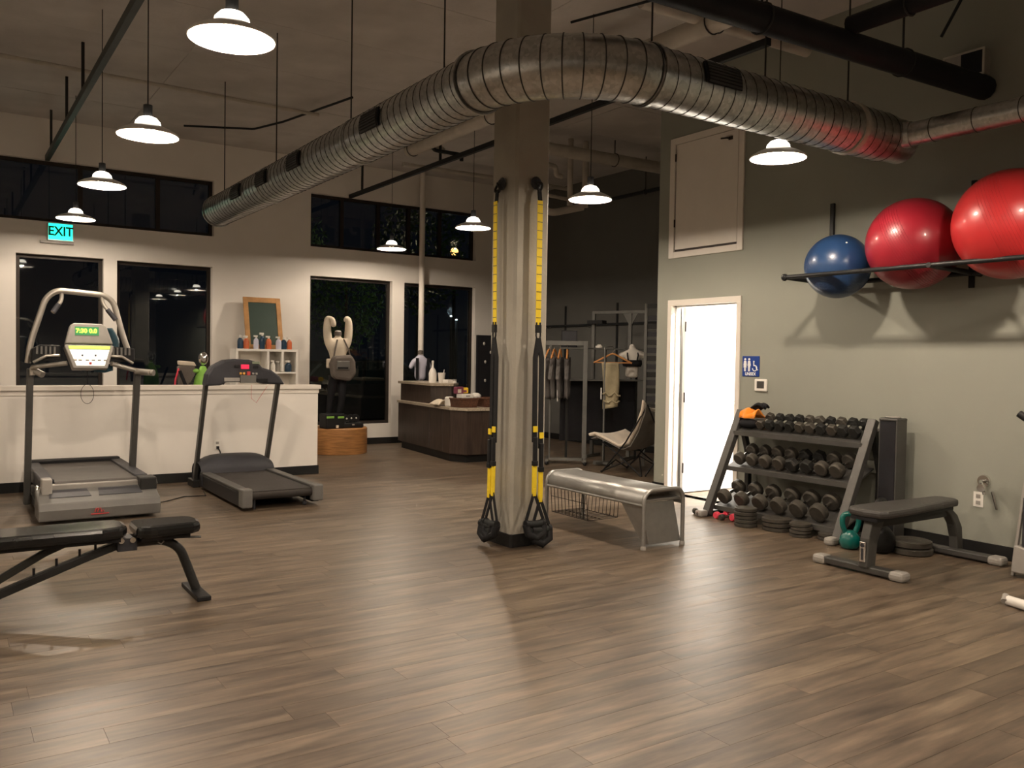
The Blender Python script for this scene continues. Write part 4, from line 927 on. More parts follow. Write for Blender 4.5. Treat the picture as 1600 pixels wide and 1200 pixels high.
# partly seen machine at the right edge
t = thing('exercise_machine', 'pale framed machine cut off by the right edge of the picture', 'machine', (6.17, 2.85, 0))
MB().tube([(0, .10, 1.12), (.02, -.15, .95)], .026, 12).build('handlebar', 'blackp', t, smooth=50)
MB().bar([(.0, .105, .0), (.0, .045, .62), (.0, -.02, 1.0)], .02, .03, up=(1, 0, 0)).build('upright', 'lgrey', t, bevel=.004)
MB().prism([(.10, .03), (.085, .22), (-.30, .16), (-.30, .03)], -.05, .05, 'x').build('base_shroud', 'lgrey', t, bevel=.01)
MB().box((-.03, -.5, .20), (.03, .04, .55)).build('side_panel', 'dgrey', t)
t = thing('floor_clamp', 'white and black machine foot on the floor at the right edge', 'machine part', (5.33, 2.50, 0), math.radians(-35))
MB().tube([(-.02, .10, .03), (.05, -.12, .035)], .03, 12).build('tube_end', 'white', t, smooth=50)
MB().tube([(-.05, .09, .025), (-.02, .13, .05)], .02, 10).build('cap', 'lgrey', t, smooth=50)
MB().box((.0, -.14, 0), (.09, -.02, .05)).build('pad', 'blackp', t, bevel=.012)

# ================================================================ RECEPTION SIDE
sh = thing('cube_shelf', 'white cube shelf behind the low partition', 'shelf', (4.02, 12.62, 0))
MB().box((-.46, -.16, 1.49), (.46, .16, 1.525)).build('top', 'white', sh, bevel=.002)
for x in (-.445, .01, .225, .445): MB().box((x - .016, -.16, .02 if abs(x) > .4 or x == .01 else 1.2), (x + .016, .16, 1.49)).build('divider', 'white', sh)
for z in (.04, .40, .80, 1.18): MB().box((-.43, -.16, z - .012), (.43, .16, z + .012)).build('shelf_board', 'white', sh)
MB().box((-.46, .15, .02), (.46, .16, 1.5)).build('back', 'trim', sh)
def bottle(label, x, y, z, h, r, mat, cap='clear', spray=False, group='bottles on the cube shelf'):
    t = thing('bottle', label, 'bottle', (x, y, z), random.uniform(-.4, .4), group)
    MB().lathe([(r * .9, 0), (r, h * .05), (r, h * .55), (r * .8, h * .70), (r * .35, h * .80)], n=18, sy=.7).build('body', mat, t, smooth=50)
    if spray: MB().lathe([(r * .35, h * .80), (r * .38, h * .86), (r * .25, h * .90)], n=12).box((-r * 1.0, -r * .25, h * .88), (r * .5, r * .25, h)).build('spray_head', cap, t)
    else: MB().lathe([(r * .42, h * .79), (r * .42, h * .98), (r * .3, h)], n=14).build('cap', cap, t, smooth=40)
BT = [('navy', 'dark navy bottle at the left end of the cube shelf', -.375, .20), ('rust', 'rust orange bottle second from the left on the cube shelf', -.29, .19), ('lav', 'pale lavender bottle left of the tall navy one on the shelf', -.145, .20),
      ('navy', 'tallest navy spray bottle in front of the framed board', -.055, .24), ('rust', 'rust orange bottle in the middle of the cube shelf', .04, .195), ('lav', 'pale lavender bottle right of the middle on the shelf', .19, .19),
      ('navy', 'dark navy bottle second from the right on the cube shelf', .27, .185), ('rust', 'rust orange bottle at the right end of the cube shelf', .355, .18)]
for mt, l, x, h in BT: bottle(l, 4.02 + x, 12.55, 1.525, h, .042, mt, spray=(mt != 'navy' or h > .21))
bottle('white bottle inside the cube shelf, left compartment', 4.12, 12.52, 1.192, .17, .04, 'clear', 'clear', True, 'bottles inside the cube shelf')
bottle('grey bottle inside the cube shelf, middle one', 4.20, 12.53, 1.192, .16, .035, 'lgrey', 'clear', True, 'bottles inside the cube shelf')
bottle('black bottle with a pale label inside the right compartment', 4.35, 12.52, 1.192, .17, .055, 'navy', 'clear', True, 'bottles inside the cube shelf')
t = thing('framed_board', 'dark green board in an oak frame leaning on the far wall', 'picture frame', (4.05, 12.66, 1.525))
T = Matrix.Rotation(math.radians(-14), 4, 'X')
MB().box((-.28, 0, 0), (-.21, .03, .80), T).box((.21, 0, 0), (.28, .03, .80), T).box((-.21, 0, .72), (.21, .03, .80), T).box((-.21, 0, 0), (.21, .03, .07), T).build('frame', 'frame', t, bevel=.004)
MB().box((-.22, .008, .05), (.22, .02, .74), T).build('board', 'mirror', t)
# black dressed display figure with lime straps (behind the left window edge)
t = thing('display_bust', 'dark display bust wearing a lime and black harness behind the partition', 'mannequin', (2.86, 11.5, .55))
skin('body', [(0, 0, .25, .13, .10), (0, 0, .50, .13, .10), (0, 0, .62, .10, .08), (0, 0, .70, .045, .045), (0, 0, .74, .04)], [(0, 1), (1, 2), (2, 3), (3, 4)], 'lime', t)
MB().tube([(0, 0, -.55), (0, 0, .3)], .02, 10).build('stand_pole', 'rackgrey', t)
MB().ball((0, -.01, .83), (.062, .07, .085), 20, 14).build('head', 'chrome', t, smooth=180)
MB().box((-.06, -.145, .30), (-.025, -.11, .74), Matrix.Rotation(math.radians(-22), 4, 'Y')).box((.02, -.14, .35), (.05, -.11, .72), Matrix.Rotation(math.radians(20), 4, 'Y')).build('straps', 'blackc', t)
for s in (-1, 1): MB().ball((s * .10, -.02, .67), (.05, .05, .03), 12, 8).build('shoulder', 'lime', t, smooth=180)
t = thing('hand_bag', 'brown and cream bag beside the dark display bust', 'bag', (2.64, 11.5, .95))
MB().prism([(-.08, .02), (-.10, .33), (.10, .36), (.13, .26), (.06, .12)], -.05, .05, 'y').build('bag_body', 'pack', t, bevel=.02)
MB().prism([(-.085, .34), (-.09, .40), (.10, .385), (.13, .33)], -.055, .055, 'y').build('cream_flap', 'cream', t, bevel=.015)
MB().tube([(-.09, -.05, .30), (-.13, -.05, .15), (-.14, -.05, .05)], .012, 8).build('pink_strap', 'pink', t)

# plinth with mannequin wearing a pack
PX, PY = 4.98, 12.08
tag(MB().lathe([(.415, 0), (.42, .01), (.42, .37), (.41, .38)], n=64).build('round_plinth', 'wood', smooth=40, loc=(PX, PY, 0)), 'round honey-coloured wooden plinth by the far window', 'plinth')
t = thing('mannequin', 'cream shirted mannequin with raised bent arms and a grey pack', 'mannequin', (4.92, 12.0, .38))
skin('body', [(0, 0, .80, .115, .09), (0, 0, .92, .115, .09), (0, 0, 1.10, .125, .09), (0, .0, 1.24, .12, .085), (0, 0, 1.33, .05, .05), (0, 0, 1.38, .045),
              (-.155, 0, 1.27, .07), (-.17, 0, 1.44, .062), (-.165, .01, 1.62, .058), (-.10, -.02, 1.61, .05), (-.085, -.05, 1.48, .042),
              (.155, 0, 1.27, .07), (.17, 0, 1.44, .062), (.17, .01, 1.61, .06), (.10, .04, 1.62, .055)],
     [(0, 1), (1, 2), (2, 3), (3, 4), (4, 5), (3, 6), (6, 7), (7, 8), (8, 9), (9, 10), (3, 11), (11, 12), (12, 13), (13, 14)], 'cream', t, root=0)
skin('legs', [(0, 0, .82, .11, .085), (-.07, 0, .70, .075), (-.10, .03, .40, .05), (-.13, .05, .06, .032), (-.13, -.05, .02, .03), (.07, 0, .70, .075), (.05, -.06, .40, .05), (-.02, -.02, .06, .032), (-.02, -.12, .02, .03)], [(0, 1), (1, 2), (2, 3), (3, 4), (0, 5), (5, 6), (6, 7), (7, 8)], 'blackc', t)
MB().tube([(0, 0, 1.36), (0, 0, 1.42)], .052, 16).build('neck_collar', 'pack', t, smooth=60)
MB().lathe([(.045, 0), (.04, .015), (.001, .02)], (0, 0, 1.42), 16).build('neck_cap', 'body', t, smooth=60)
p = MB().prism([(-.15, .76), (-.18, .95), (-.13, 1.06), (.15, 1.08), (.21, .98), (.22, .80), (.13, .69), (-.09, .72)], -.20, -.07, 'y').build('waist_pack', 'pack', t, bevel=.04)
MB().box((-.10, -.225, .86), (.10, -.20, .99)).build('front_pocket', 'greyp', p, bevel=.01); MB().box((-.09, -.232, .875), (.07, -.222, .90)).build('zip', 'blackc', p)
MB().tube([(-.11, -.11, 1.02), (-.09, -.12, 1.15), (-.05, -.10, 1.30)], .012, 8).build('strap', 'pack', p); MB().tube([(.16, -.11, 1.02), (.12, -.13, 1.15), (.05, -.10, 1.31)], .012, 8).build('strap', 'pack', p)
MB().box((-.20, -.10, .88), (-.14, -.04, 1.02)).build('side_pouch', 'cream', p, bevel=.015)
# black gear on the plinth
def box_thing(name, label, cat, c, d, mat, rz=0, bev=.01, parts=()):
    o = MB().cb((0, 0, d[2] / 2), d).build(name, mat, loc=c, bevel=bev, rz=rz); tag(o, label, cat)
    for (n2, cc, dd, m2) in parts: MB().cb(cc, dd).build(n2, m2, o, bevel=.004)
    return o
box_thing('gear_box', 'black box with two lime bands on the round plinth', 'box', (4.80, 11.90, .38), (.30, .24, .22), 'blackp', .1, .02, [('lime_band', (-.09, -.122, .17), (.12, .01, .03), 'lime'), ('lime_band', (.08, -.122, .165), (.10, .01, .03), 'lime'), ('knob', (.02, -.125, .03), (.04, .02, .04), 'cream')])
for k, (x, y, l) in enumerate(((5.00, 11.86, 'left'), (5.09, 11.9, 'middle'), (5.18, 11.93, 'right'))):
    t = thing('roller_skate_wheel', 'small black wheel with a bright hub on the plinth, %s one of three' % l, 'wheel', (x, y, .52), 0, 'black wheels on the plinth')
    MB().lathe([(.03, -.03), (.055, -.03), (.06, 0), (.055, .03), (.03, .03)], n=20, axis='y').build('tyre', 'blackp', t, smooth=40); MB().ball((0, -.03, 0), .014, 10, 6).build('hub', 'body', t, smooth=180)
box_thing('black_case', 'low black case lying under the wheels on the plinth', 'case', (5.10, 11.95, .38), (.34, .26, .08), 'blackp', 0, .02, [('latch', (0, -.132, .05), (.04, .006, .02), 'lgrey')])

# ================================================================ RETAIL COUNTER
rc = thing('retail_counter', 'dark walnut two-level counter with speckled tops', 'counter', (6.0, 11.0, 0))
def PP(l): return [(x - 6.0, y - 11.0) for x, y in l]
low = PP([(6.12, 12.4), (6.02, 11.4), (5.90, 10.35), (6.02, 10.08), (6.95, 10.05), (6.95, 10.65), (6.55, 11.1), (6.6, 12.4)])
def inset(poly, e):
    c = (sum(p[0] for p in poly) / len(poly), sum(p[1] for p in poly) / len(poly)); return [(c[0] + (x - c[0]) * e, c[1] + (y - c[1]) * e) for x, y in poly]
MB().prism(inset(low, .93), 0, .11, 'z').build('toe_kick', 'black_base', rc)
MB().prism(low, .11, .715, 'z').build('lower_body', 'dwood', rc)
MB().prism(inset(low, 1.03), .715, .755, 'z').build('lower_top', 'granite', rc, bevel=.004)
up = PP([(6.16, 12.4), (6.08, 11.25), (6.36, 11.12), (6.60, 11.4), (6.62, 12.4)])
MB().prism(up, .755, 1.02, 'z').build('upper_body', 'dwood', rc)
MB().prism(inset(up, 1.10), 1.02, 1.06, 'z').build('upper_top', 'granite', rc, bevel=.004)
for x, y in ((5.93, 10.6), (5.985, 11.1)): MB().box((x - 6.0 - .004, y - 11 - .004, .13), (x - 6.0 + .004, y - 11 + .004, .70)).build('panel_joint', 'joint', rc)
# on the upper top
t = thing('detergent_jug', 'white jug with a slim neck on the upper counter top', 'jug', (6.30, 11.60, 1.06))
MB().lathe([(.06, 0), (.062, .14), (.045, .19), (.018, .23), (.015, .30)], n=18).build('body', 'white', t, smooth=50); MB().lathe([(.018, .29), (.018, .33), (.01, .335)], n=12).build('cap', 'white', t)
t = thing('paper_cup', 'white cup with a straw on the upper counter top', 'cup', (6.40, 11.50, 1.06))
MB().lathe([(.042, 0), (.058, .15), (.055, .15), (.04, .01)], n=20).build('cup', 'white', t, smooth=40); MB().tube([(.02, 0, .02), (.045, 0, .20)], .005, 6).build('straw', 'white', t)
box_thing('tissue_box', 'low white box beside the cup on the upper top', 'box', (6.42, 11.32, 1.06), (.13, .12, .05), 'white', .2, .006, [('slot', (0, 0, .052), (.07, .03, .004), 'lgrey')])
t = MB().lathe([(.028, 0), (.03, .01), (.03, .05), (.001, .055)], n=16).build('small_jar', 'white', smooth=40, loc=(6.47, 11.22, 1.06)); tag(t, 'tiny white jar at the right end of the upper top', 'jar')
MB().lathe([(.031, .038), (.031, .056), (.02, .058)], n=16).build('lid', 'lgrey', t)
t = thing('display_torso', 'pale blue shirted display torso behind the counter', 'mannequin', (6.62, 12.62, .75))
MB().tube([(0, 0, -.75), (0, 0, .35)], .02, 10).build('stand_pole', 'rackgrey', t)
skin('body', [(0, 0, .30, .10, .08), (0, 0, .50, .11, .08), (0, 0, .66, .09, .07), (0, 0, .74, .04), (-.13, 0, .62, .045), (-.19, 0, .50, .035), (.13, 0, .62, .045), (.19, 0, .50, .035)], [(0, 1), (1, 2), (2, 3), (2, 4), (4, 5), (2, 6), (6, 7)], 'lav', t)
MB().lathe([(.045, .74), (.045, .80), (.02, .81)], n=14).build('neck_cap', 'pack', t); MB().box((-.12, -.11, .30), (-.085, -.07, .68)).box((.085, -.11, .30), (.12, -.07, .68)).build('vest_edge', 'blackc', t)
# on the lower top
def basket(label, loc, L, wd, h):
    t = thing('wicker_basket', label, 'basket', loc, 0, 'wicker baskets on the counter')
    mb = MB()
    for k in range(6):
        z = .012 + k * (h - .02) / 5; f = 1 + .03 * k
        mb.tube([(-L/2*f, -wd/2*f, z), (L/2*f, -wd/2*f, z), (L/2*f, wd/2*f, z), (-L/2*f, wd/2*f, z)], h / 10, 6, closed=True)
    mb.build('woven_rows', 'wicker', t)
    MB().box((-L/2, -wd/2, 0), (L/2, wd/2, .015)).build('base', 'wicker', t)
    m2 = MB()
    n = int(L / .03)
    for k in range(n + 1): x = -L/2 + L * k / n; m2.box((x - .004, -wd/2 * 1.1 - .006, 0), (x + .004, -wd/2 * 1.1, h)); m2.box((x - .004, wd/2 * 1.1, 0), (x + .004, wd/2 * 1.1 + .006, h))
    m2.build('stakes', 'wicker', t)
    MB().tube([(-L/2*1.2, -wd/2*1.2, h), (L/2*1.2, -wd/2*1.2, h), (L/2*1.2, wd/2*1.2, h), (-L/2*1.2, wd/2*1.2, h)], .012, 8, closed=True).build('rim', 'wicker', t)
    return t
basket('brown wicker basket heaped with packets on the lower counter', (6.10, 10.32, .755), .26, .24, .12)
basket('brown wicker basket partly hidden by the column', (6.50, 10.32, .755), .26, .24, .12)
box_thing('carton', 'open white carton on top of the heaped basket', 'box', (6.11, 10.30, .885), (.20, .14, .055), 'white', .1, .006, [('label_strip', (0, -.072, .028), (.07, .004, .02), 'lgrey')])
box_thing('snack_packet', 'purple and cream snack packet on the carton', 'packet', (6.04, 10.36, .94), (.15, .07, .10), 'mix1', .3, .015, [('cream_patch', (-.02, -.037, .04), (.07, .004, .05), 'cream')])
box_thing('snack_packet', 'yellow snack packet on the carton', 'packet', (6.16, 10.40, .945), (.10, .05, .08), 'mix2', -.3, .012, [('dark_patch', (0, -.027, .03), (.05, .004, .03), 'mix1')])
box_thing('tissue_packet', 'small white packet standing at the left of the basket', 'packet', (5.98, 10.50, .755), (.12, .10, .14), 'clear', .3, .02, [('window', (0, -.052, .08), (.06, .004, .04), 'lgrey')])
o = MB().grid(lambda u, v: ((u - .5) * .22, (v - .5) * .26, .07 * math.sin(PI * u) * (.6 + .4 * math.sin(9 * v + 4 * u))), 12, 12).build('wrapped_bundle', 'cream', smooth=180, solid=.02, loc=(5.99, 10.78, .77)); tag(o, 'crumpled cream bundle on the lower counter left of the basket', 'bundle')
o = MB().ball((0, 0, 0), (.08, .07, .05), 16, 10).build('packet_heap', 'clear', smooth=180, loc=(6.36, 10.42, .90)); tag(o, 'pale green plastic packet on the right basket', 'packet')

# black display board with pale pieces, on the far wall right of the last window
bd = tag(MB().box((7.90, 12.90, .03), (8.75, 12.96, 1.85)).build('display_board', 'grille'), 'tall black board dotted with pale pieces, left of the column', 'board')
for k, (x, z) in enumerate(((8.02, 1.70), (8.16, 1.55), (8.05, 1.38), (8.20, 1.18), (8.05, 1.05), (8.35, 1.62), (8.40, 1.30))): MB().ball((x, 12.885, z), (.022, .012, .03), 10, 6).build('pale_piece', 'body', bd, smooth=180)

# ================================================================ CLOTHES DISPLAY BEYOND THE COLUMN
def hanger_shape(mb, w_, th=.012, drop=.13):
    mb.tube(rpath([(-w_/2, 0, -drop), (-.04, 0, -.015), (0, 0, 0), (.04, 0, -.015), (w_/2, 0, -drop)], .05), th, 8)
    return mb
def clothes_hanger(label, loc, rz, w_=.40, group=None, bar=False):
    t = thing('clothes_hanger', label, 'hanger', loc, rz, group)
    m = hanger_shape(MB(), w_)
    if bar: m.tube([(-w_/2, 0, -.125), (w_/2, 0, -.125)], .008, 8)
    m.build('wood_arms', 'hanger', t, smooth=60)
    MB().tube([(0, 0, 0), (0, 0, .03)] + [(.025 * math.sin(a), 0, .055 - .025 * math.cos(a)) for a in [PI * .2 * i for i in range(7)]], .004, 6).build('hook', 'chrome', t, smooth=60)
    return t
# rack with shirts
ar = math.atan2(-.27, .35)
t = thing('garment_rail', 'low grey garment rail holding four dark tops', 'clothes rack', (7.02, 9.62, 0), ar)
MB().box((-.02, -.016, 1.64), (.56, .016, 1.70)).build('top_bar', 'rackgrey', t, bevel=.003)
MB().box((.50, -.03, .02), (.56, .03, 1.70)).build('end_post', 'rackgrey', t, bevel=.003); MB().tube([(.05, 0, .02), (.05, 0, 1.64)], .012, 8).build('thin_post', 'rackgrey', t)
MB().box((0, -.03, .04), (.56, .03, .08)).build('base_bar', 'rackgrey', t)
for x in (.02, .54): MB().box((x - .02, -.25, .05), (x + .02, .25, .08)).build('foot_bar', 'rackgrey', t)
for x, y in ((.02, -.24), (.02, .24), (.54, -.24), (.54, .24)): MB().ball((x, y, .028), .027, 12, 8).build('caster', 'blackp', t, smooth=180)
for k, f in enumerate((.03, .10, .18, .28)):
    x = 7.02 + f * math.cos(ar); y = 9.62 + f * math.sin(ar); rz = ar + math.radians(70 + 6 * k)
    nm = ('leftmost', 'second', 'third', 'rightmost')[k]
    clothes_hanger('%s wooden hanger on the low garment rail' % nm, (x, y, 1.585), rz, .34, 'hangers on the low rail')
    def fn(u, v, k=k):
        w_ = .15 + .04 * (1 - v) - .05 * v; a = 2 * PI * u; return (w_ * math.cos(a), (.035 + .012 * math.sin(5 * a + k)) * math.sin(a), -.11 - .57 * v - .04 * math.cos(a) ** 2 * (1 - v) + .012 * math.sin(3 * a) * v)
    s = MB().grid(fn, 28, 12).build('shirt', 'shirt', smooth=180, solid=.004, loc=(x, y, 1.585), rz=rz); tag(s, 'dark striped top, %s on the low garment rail' % nm, 'shirt', 'dark tops on the low rail')
    for q in (-1, 1): MB().grid(lambda u, v, q=q: (q * (.13 + .10 * v + .02 * math.cos(2*PI*u)), .028 * math.sin(2*PI*u), -.15 - .24 * v + .03 * math.cos(2*PI*u) * q), 12, 5).build('sleeve', 'shirt', s, smooth=180)
    if k == 1: MB().box((-.09, -.075, -.72), (-.03, -.07, -.52)).build('price_tag', 'paper', s)
# taller stand with khaki trousers
t = thing('display_stand', 'tall grey metal stand behind the khaki trousers', 'display stand', (8.15, 10.0, 0), math.atan2(-.7, .3))
MB().box((-.02, -.02, 2.13), (.86, .02, 2.17)).build('top_bar', 'rackgrey', t)
for x in (0, .60): 
    MB().box((x - .025, -.02, .03), (x + .025, .02, 2.15)).build('post', 'rackgrey', t, bevel=.003)
MB().prism([(.48, 2.13), (.72, 2.13), (.60, 1.93)], -.006, .006, 'y').build('gusset', 'rackgrey', t)
MB().box((-.05, -.12, 1.98), (.20, .02, 2.03)).build('camera_arm', 'blackp', t)
MB().box((0, -.22, 0), (.04, .22, .04)).build('foot_bar', 'rackgrey', t); MB().box((.58, -.22, 0), (.62, .22, .04)).build('foot_bar', 'rackgrey', t)
t = thing('hook_stand', 'slim grey stand carrying the khaki trousers', 'display stand', (7.55, 9.0, 0))
MB().tube([(.03, .05, .02), (.03, .05, 1.62), (.12, .0, 1.64), (.135, 0, 1.60)], .012, 8).build('post', 'rackgrey', t, smooth=60)
MB().box((-.12, .02, .02), (.18, .08, .05)).box((0, -.12, .02), (.06, .22, .05)).build('base', 'rackgrey', t)
for x, y in ((.03, -.11), (.03, .21)): MB().ball((x, y, .02), .018, 10, 6).build('caster', 'lgrey', t, smooth=180)
tr = math.radians(-38)
clothes_hanger('large wooden hanger carrying the khaki trousers', (7.68, 9.0, 1.535), tr, .52, None, True)
def tf(u, v):
    a = 2 * PI * u; w_ = .115 - .012 * v + .012 * math.sin(4 * v + a); return (-.035 + w_ * math.cos(a) + .02 * v, (.03 + .012 * math.sin(3 * a + 6 * v)) * math.sin(a), -.125 - .62 * v + .02 * math.cos(a) * v)
o = MB().grid(tf, 28, 20).build('khaki_trousers', 'khaki', smooth=180, solid=.005, loc=(7.68, 9.0, 1.535), rz=tr); tag(o, 'khaki trousers folded over a wooden hanger', 'trousers')
MB().tube([(-.13 + .24 * i / 6, -.045, -.56 + .03 * math.sin(i * 2)) for i in range(7)], .014, 8).tube([(-.12 + .22 * i / 6, -.042, -.66 + .02 * math.cos(i * 2)) for i in range(7)], .012, 8).build('rolled_cuff', 'khaki', o, smooth=180)
MB().box((-.16, -.05, -.63), (-.145, -.045, -.47)).build('paper_tag', 'paper', o)
# glass-shelf unit, bust
t = thing('shelf_stand', 'dark grey shelf stand beneath the white bust', 'shelf', (7.25, 9.55, 0), ar * .5)
for z in (1.16, 1.60): MB().box((0, -.14, z - .01), (1.15, .14, z + .012)).build('shelf_board', 'rackgrey', t, bevel=.002)
for x in (.06, .34, .62, 1.10): MB().box((x - .014, -.014, .02), (x + .014, .014, 1.6)).build('post', 'dframe', t)
MB().box((.0, .10, .3), (1.15, .13, 1.15)).build('back_panel', 'grille', t)
box_thing('small_screen', 'small black screen standing on the upper shelf', 'screen', (7.40, 9.62, 1.612), (.22, .03, .24), 'grille', ar, .004, [('bezel', (0, -.016, .12), (.2, .004, .22), 'dgrey')])
o = MB().lathe([(.05, 0), (.055, .015), (.05, .03), (.001, .03)], n=18).build('soap_dish', 'white', smooth=40, loc=(7.70, 9.32, 1.612)); tag(o, 'small white dish on the upper shelf', 'dish')
MB().lathe([(.03, .03), (.035, .04), (.02, .05)], n=14).build('soap', 'white', o)
t = thing('bust_form', 'white headless bust wearing a black sports bra', 'mannequin', (8.14, 9.12, 1.16), math.radians(-38))
skin('torso', [(0, 0, .03, .115, .08), (0, 0, .12, .095, .07), (0, -.01, .28, .12, .09), (0, 0, .38, .115, .075), (0, 0, .455, .042, .042), (-.01, 0, .52, .04), (-.15, 0, .36, .055), (-.165, 0, .31, .05), (.15, 0, .36, .055), (.165, 0, .31, .05)], [(0, 1), (1, 2), (2, 3), (3, 4), (4, 5), (3, 6), (6, 7), (3, 8), (8, 9)], 'body', t)
b = MB().lathe([(.118, .20), (.135, .235), (.128, .29)], n=32, sy=.86, cap=False).build('sports_bra', 'blackc', t, smooth=60, solid=.012)
for s in (-1, 1): MB().tube([(s * .06, -.11, .28), (s * .075, -.10, .36), (s * .07, -.02, .43), (s * .05, .06, .36)], .010, 8).build('bra_strap', 'blackc', b, smooth=60)
# ladder-like slatted tower at the wall corner
t = thing('slat_tower', 'tall narrow grey tower with dark slats at the wall corner', 'rack', (8.02, 8.72, 0), math.atan2(-.55, .45))
for x in (0, .50): MB().box((x - .02, -.02, 0), (x + .02, .02, 2.22)).build('post', 'rackgrey' if x == 0 else 'dframe', t, bevel=.003)
MB().box((0, -.02, 2.16), (.5, .02, 2.22)).build('top_rail', 'dframe', t)
for k in range(15): MB().box((.02, .0, .45 + k * .11), (.48, .03, .52 + k * .11)).build('slat', 'dframe' if k % 2 else 'dgrey', t)
# wall rail with uprights on the dark wall
t = thing('wall_rail', 'thin dark display rail along the dark grey wall', 'rail', (XS, 9.2, 2.04))
MB().box((-.04, 0, -.02), (-.015, 3.6, .02)).build('rail', 'bpipe', t)
for y in (.15, 1.6, 3.0): MB().box((-.015, y - .02, -.9), (0, y + .02, .35)).build('upright', 'bpipe', t)
for y in (.8, 2.2, 3.4): MB().tube([(-.04, y, -.02), (-.12, y, -.05), (-.14, y, -.02)], .008, 6).build('hook', 'rackgrey', t)

# butterfly chair
t = thing('butterfly_chair', 'folding butterfly chair with a cream fleece cover', 'chair', (7.45, 8.30, 0), math.radians(106))
def sling(u, v):
    s = (v - .5) * 2
    P = [(-.34, .90), (-.30, .78), (-.20, .55), (-.08, .36), (.05, .33), (.20, .40), (.36, .47), (.40, .45)]
    f = u * (len(P) - 1); i = min(int(f), len(P) - 2); q = f - i; x = P[i][0] * (1-q) + P[i+1][0] * q; z = P[i][1] * (1-q) + P[i+1][1] * q
    wd = .42 - .12 * math.sin(PI * u); up_ = .06 * s * s * (1 - .2 * u) + (-.06 * (1 - s * s) if u < .15 else 0)
    return (x - .06 * s * s * (1 - u), s * wd, z + up_ * (1 if u < .5 else .7))
MB().grid(sling, 28, 20).build('fleece_cover', 'fur', t, smooth=180, solid=.035)
MB().grid(lambda u, v: tuple(a - b for a, b in zip(sling(u, v), (.035, 0, .045))), 28, 20).build('canvas_back', 'canvas', t, smooth=180, solid=.006)
for s in (-1, 1):
    MB().tube([(-.42, s * .35, .90), (-.10, s * .33, .42), (.28, s * .30, .0)], .010, 8).build('frame_rod', 'blackp', t, smooth=60)
    MB().tube([(.40, s * .28, .46), (.05, s * .27, .25), (-.32, s * .30, .0)], .010, 8).build('frame_rod', 'blackp', t, smooth=60)
    MB().tube([(-.42, s * .35, .90), (-.48, s * .10, .45), (-.36, -s * .28, .01)], .010, 8).build('frame_rod', 'blackp', t, smooth=60)
    MB().tube([(.28, s * .30, .012), (.26, 0, .14), (.28, -s * .30, .012)], .009, 8).build('cross_rod', 'blackp', t, smooth=60)
    MB().tube([(-.32, s * .30, .012), (-.10, 0, .22), (.28, -s * .30, .012)], .009, 8).build('cross_rod', 'blackp', t, smooth=60)
for x, y in ((.28, .30), (.28, -.30), (-.32, .30), (-.32, -.30)): MB().ball((x, y, .014), .014, 10, 6).build('foot', 'blackp', t, smooth=180)

# ================================================================ NIGHT OUTSIDE
struct(MB().box((-14, YF + .3, -.25), (40, 45, -.15)).build('ground_outside', 'asphalt'))
c = thing('parked_car', 'dark parked car seen through the window behind the plinth', 'car', (6.9, 15.6, -.15))
MB().prism([(-2.2, .35), (-2.25, .75), (-2.0, .95), (-1.3, 1.02), (-.85, 1.5), (.85, 1.55), (1.5, 1.05), (2.2, .95), (2.25, .4), (1.85, .3), (-1.85, .3)], 0, 1.75, 'y').build('body', 'car', c, bevel=.07)
MB().prism([(-1.2, 1.05), (-.80, 1.45), (.0, 1.48), (.0, 1.05)], -.012, .02, 'y').prism([(.07, 1.05), (.07, 1.48), (.8, 1.47), (1.3, 1.07)], -.012, .02, 'y').build('side_window', 'carglass', c)
for x in (-1.35, 1.35):
    w_ = MB().lathe([(.20, -.02), (.34, -.02), (.36, .05), (.36, .22), (.2, .22)], (x, 0, .36), 32, 'y').build('wheel', 'blackp', c, smooth=40)
    m = MB().tube([(x + .235 * math.cos(a), -.03, .36 + .235 * math.sin(a)) for a in [2*PI*i/32 for i in range(32)]], .012, 6, closed=True)
    for k in range(7):
        a = 2 * PI * k / 7; m.bar([(x + .04 * math.cos(a), -.035, .36 + .04 * math.sin(a)), (x + .235 * math.cos(a), -.03, .36 + .235 * math.sin(a))], .03, .02, up=(0, 1, 0))
    m.build('rim', 'alloy', w_)
MB().box((-2.28, .1, .72), (-2.2, .35, .80)).build('tail_light', 'tail', c)
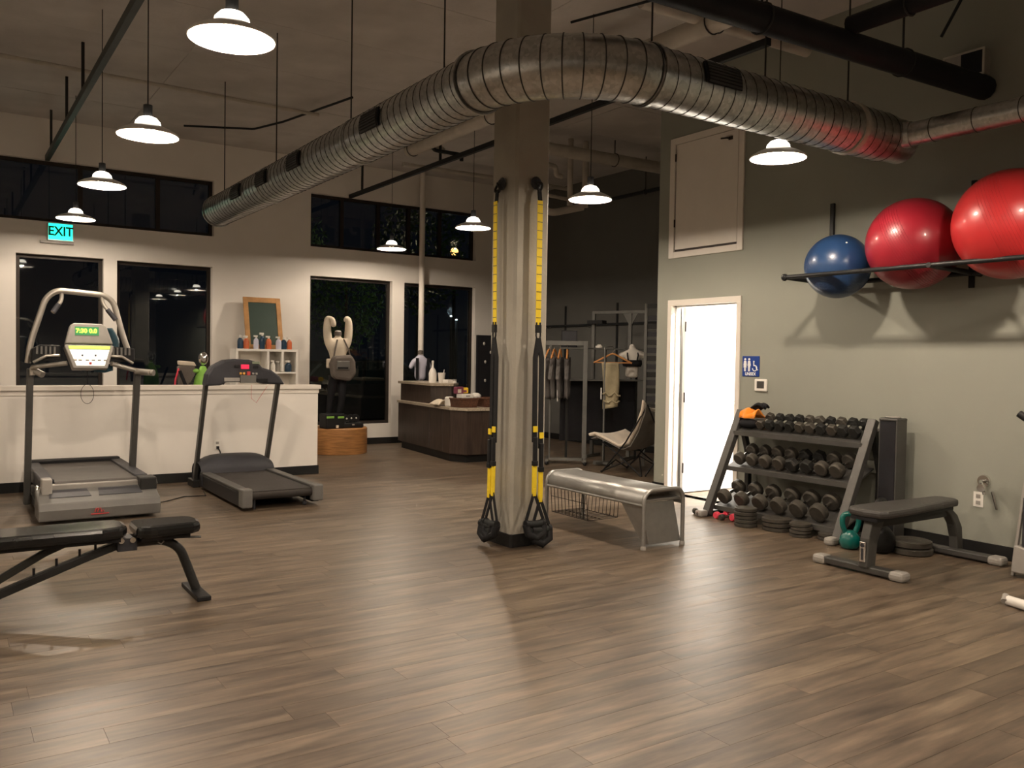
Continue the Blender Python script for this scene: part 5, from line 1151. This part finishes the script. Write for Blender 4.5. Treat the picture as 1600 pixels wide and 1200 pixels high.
def tree(label, x, y, h, r, seed):
    rnd = random.Random(seed); t = thing('tree', label, 'tree', (x, y, -.15), 0, 'trees outside the far windows')
    MB().tube([(0, 0, 0), (.05, .02, h * .5), (0, 0, h * .9)], .07, 8, radii=[.09, .06, .02]).build('trunk', 'bark', t, smooth=60)
    m = MB()
    for k in range(1500):
        a = rnd.uniform(0, 2*PI); b = math.acos(rnd.uniform(-1, 1)); q = r * rnd.uniform(.3, 1) ** .5
        p = Vector((q * math.sin(b) * math.cos(a), q * math.sin(b) * math.sin(a), h * .72 + q * 1.2 * math.cos(b)))
        d1 = Vector((rnd.gauss(0, 1), rnd.gauss(0, 1), rnd.gauss(0, 1))).normalized() * .07; d2 = d1.orthogonal().normalized() * .03
        m.add([p - d1, p + d2, p + d1, p - d2], [(0, 1, 2, 3)])
    tag(m.build('foliage', 'leaf', t), None, None, kind='stuff')
tree('leafy tree outside behind the slender white post', 7.9, 15.2, 5.0, 1.0, 1)
tree('leafy tree outside at the left part of the upper window', 6.2, 18.2, 5.2, 1.0, 3)
tree('leafy tree outside behind the round plinth window', 8.6, 20.5, 4.0, 1.0, 2)
def far_light(name, label, p, mat, r, power, col):
    t = thing(name, label, 'light', (p[0], p[1], -.15)); z = p[2] + .15
    MB().tube([(0, 0, 0), (0, 0, z)], .04, 8).build('pole', 'bpipe', t); MB().ball((0, 0, z), r, 14, 8).build('lamp_head', mat, t, smooth=180)
    if power:
        ld = bpy.data.lights.new('glow', 'POINT'); ld.energy = power; ld.color = col; ld.shadow_soft_size = .1
        lo = bpy.data.objects.new('glow', ld); COL.objects.link(lo); lo.parent = t; lo.location = (0, 0, z + r + .1)
far_light('street_lamp', 'small white street light seen through the right window, left one', (11.4, 20.0, 2.54), 'street', .035, 12, (.8, .9, 1))
far_light('street_lamp', 'small white street light seen through the right window, right one', (11.62, 20.1, 2.46), 'street', .03, 0, None)
far_light('street_lamp', 'orange street light low in the upper right window', (9.75, 17.0, 3.85), 'streeto', .09, 30, (1, .75, .45))
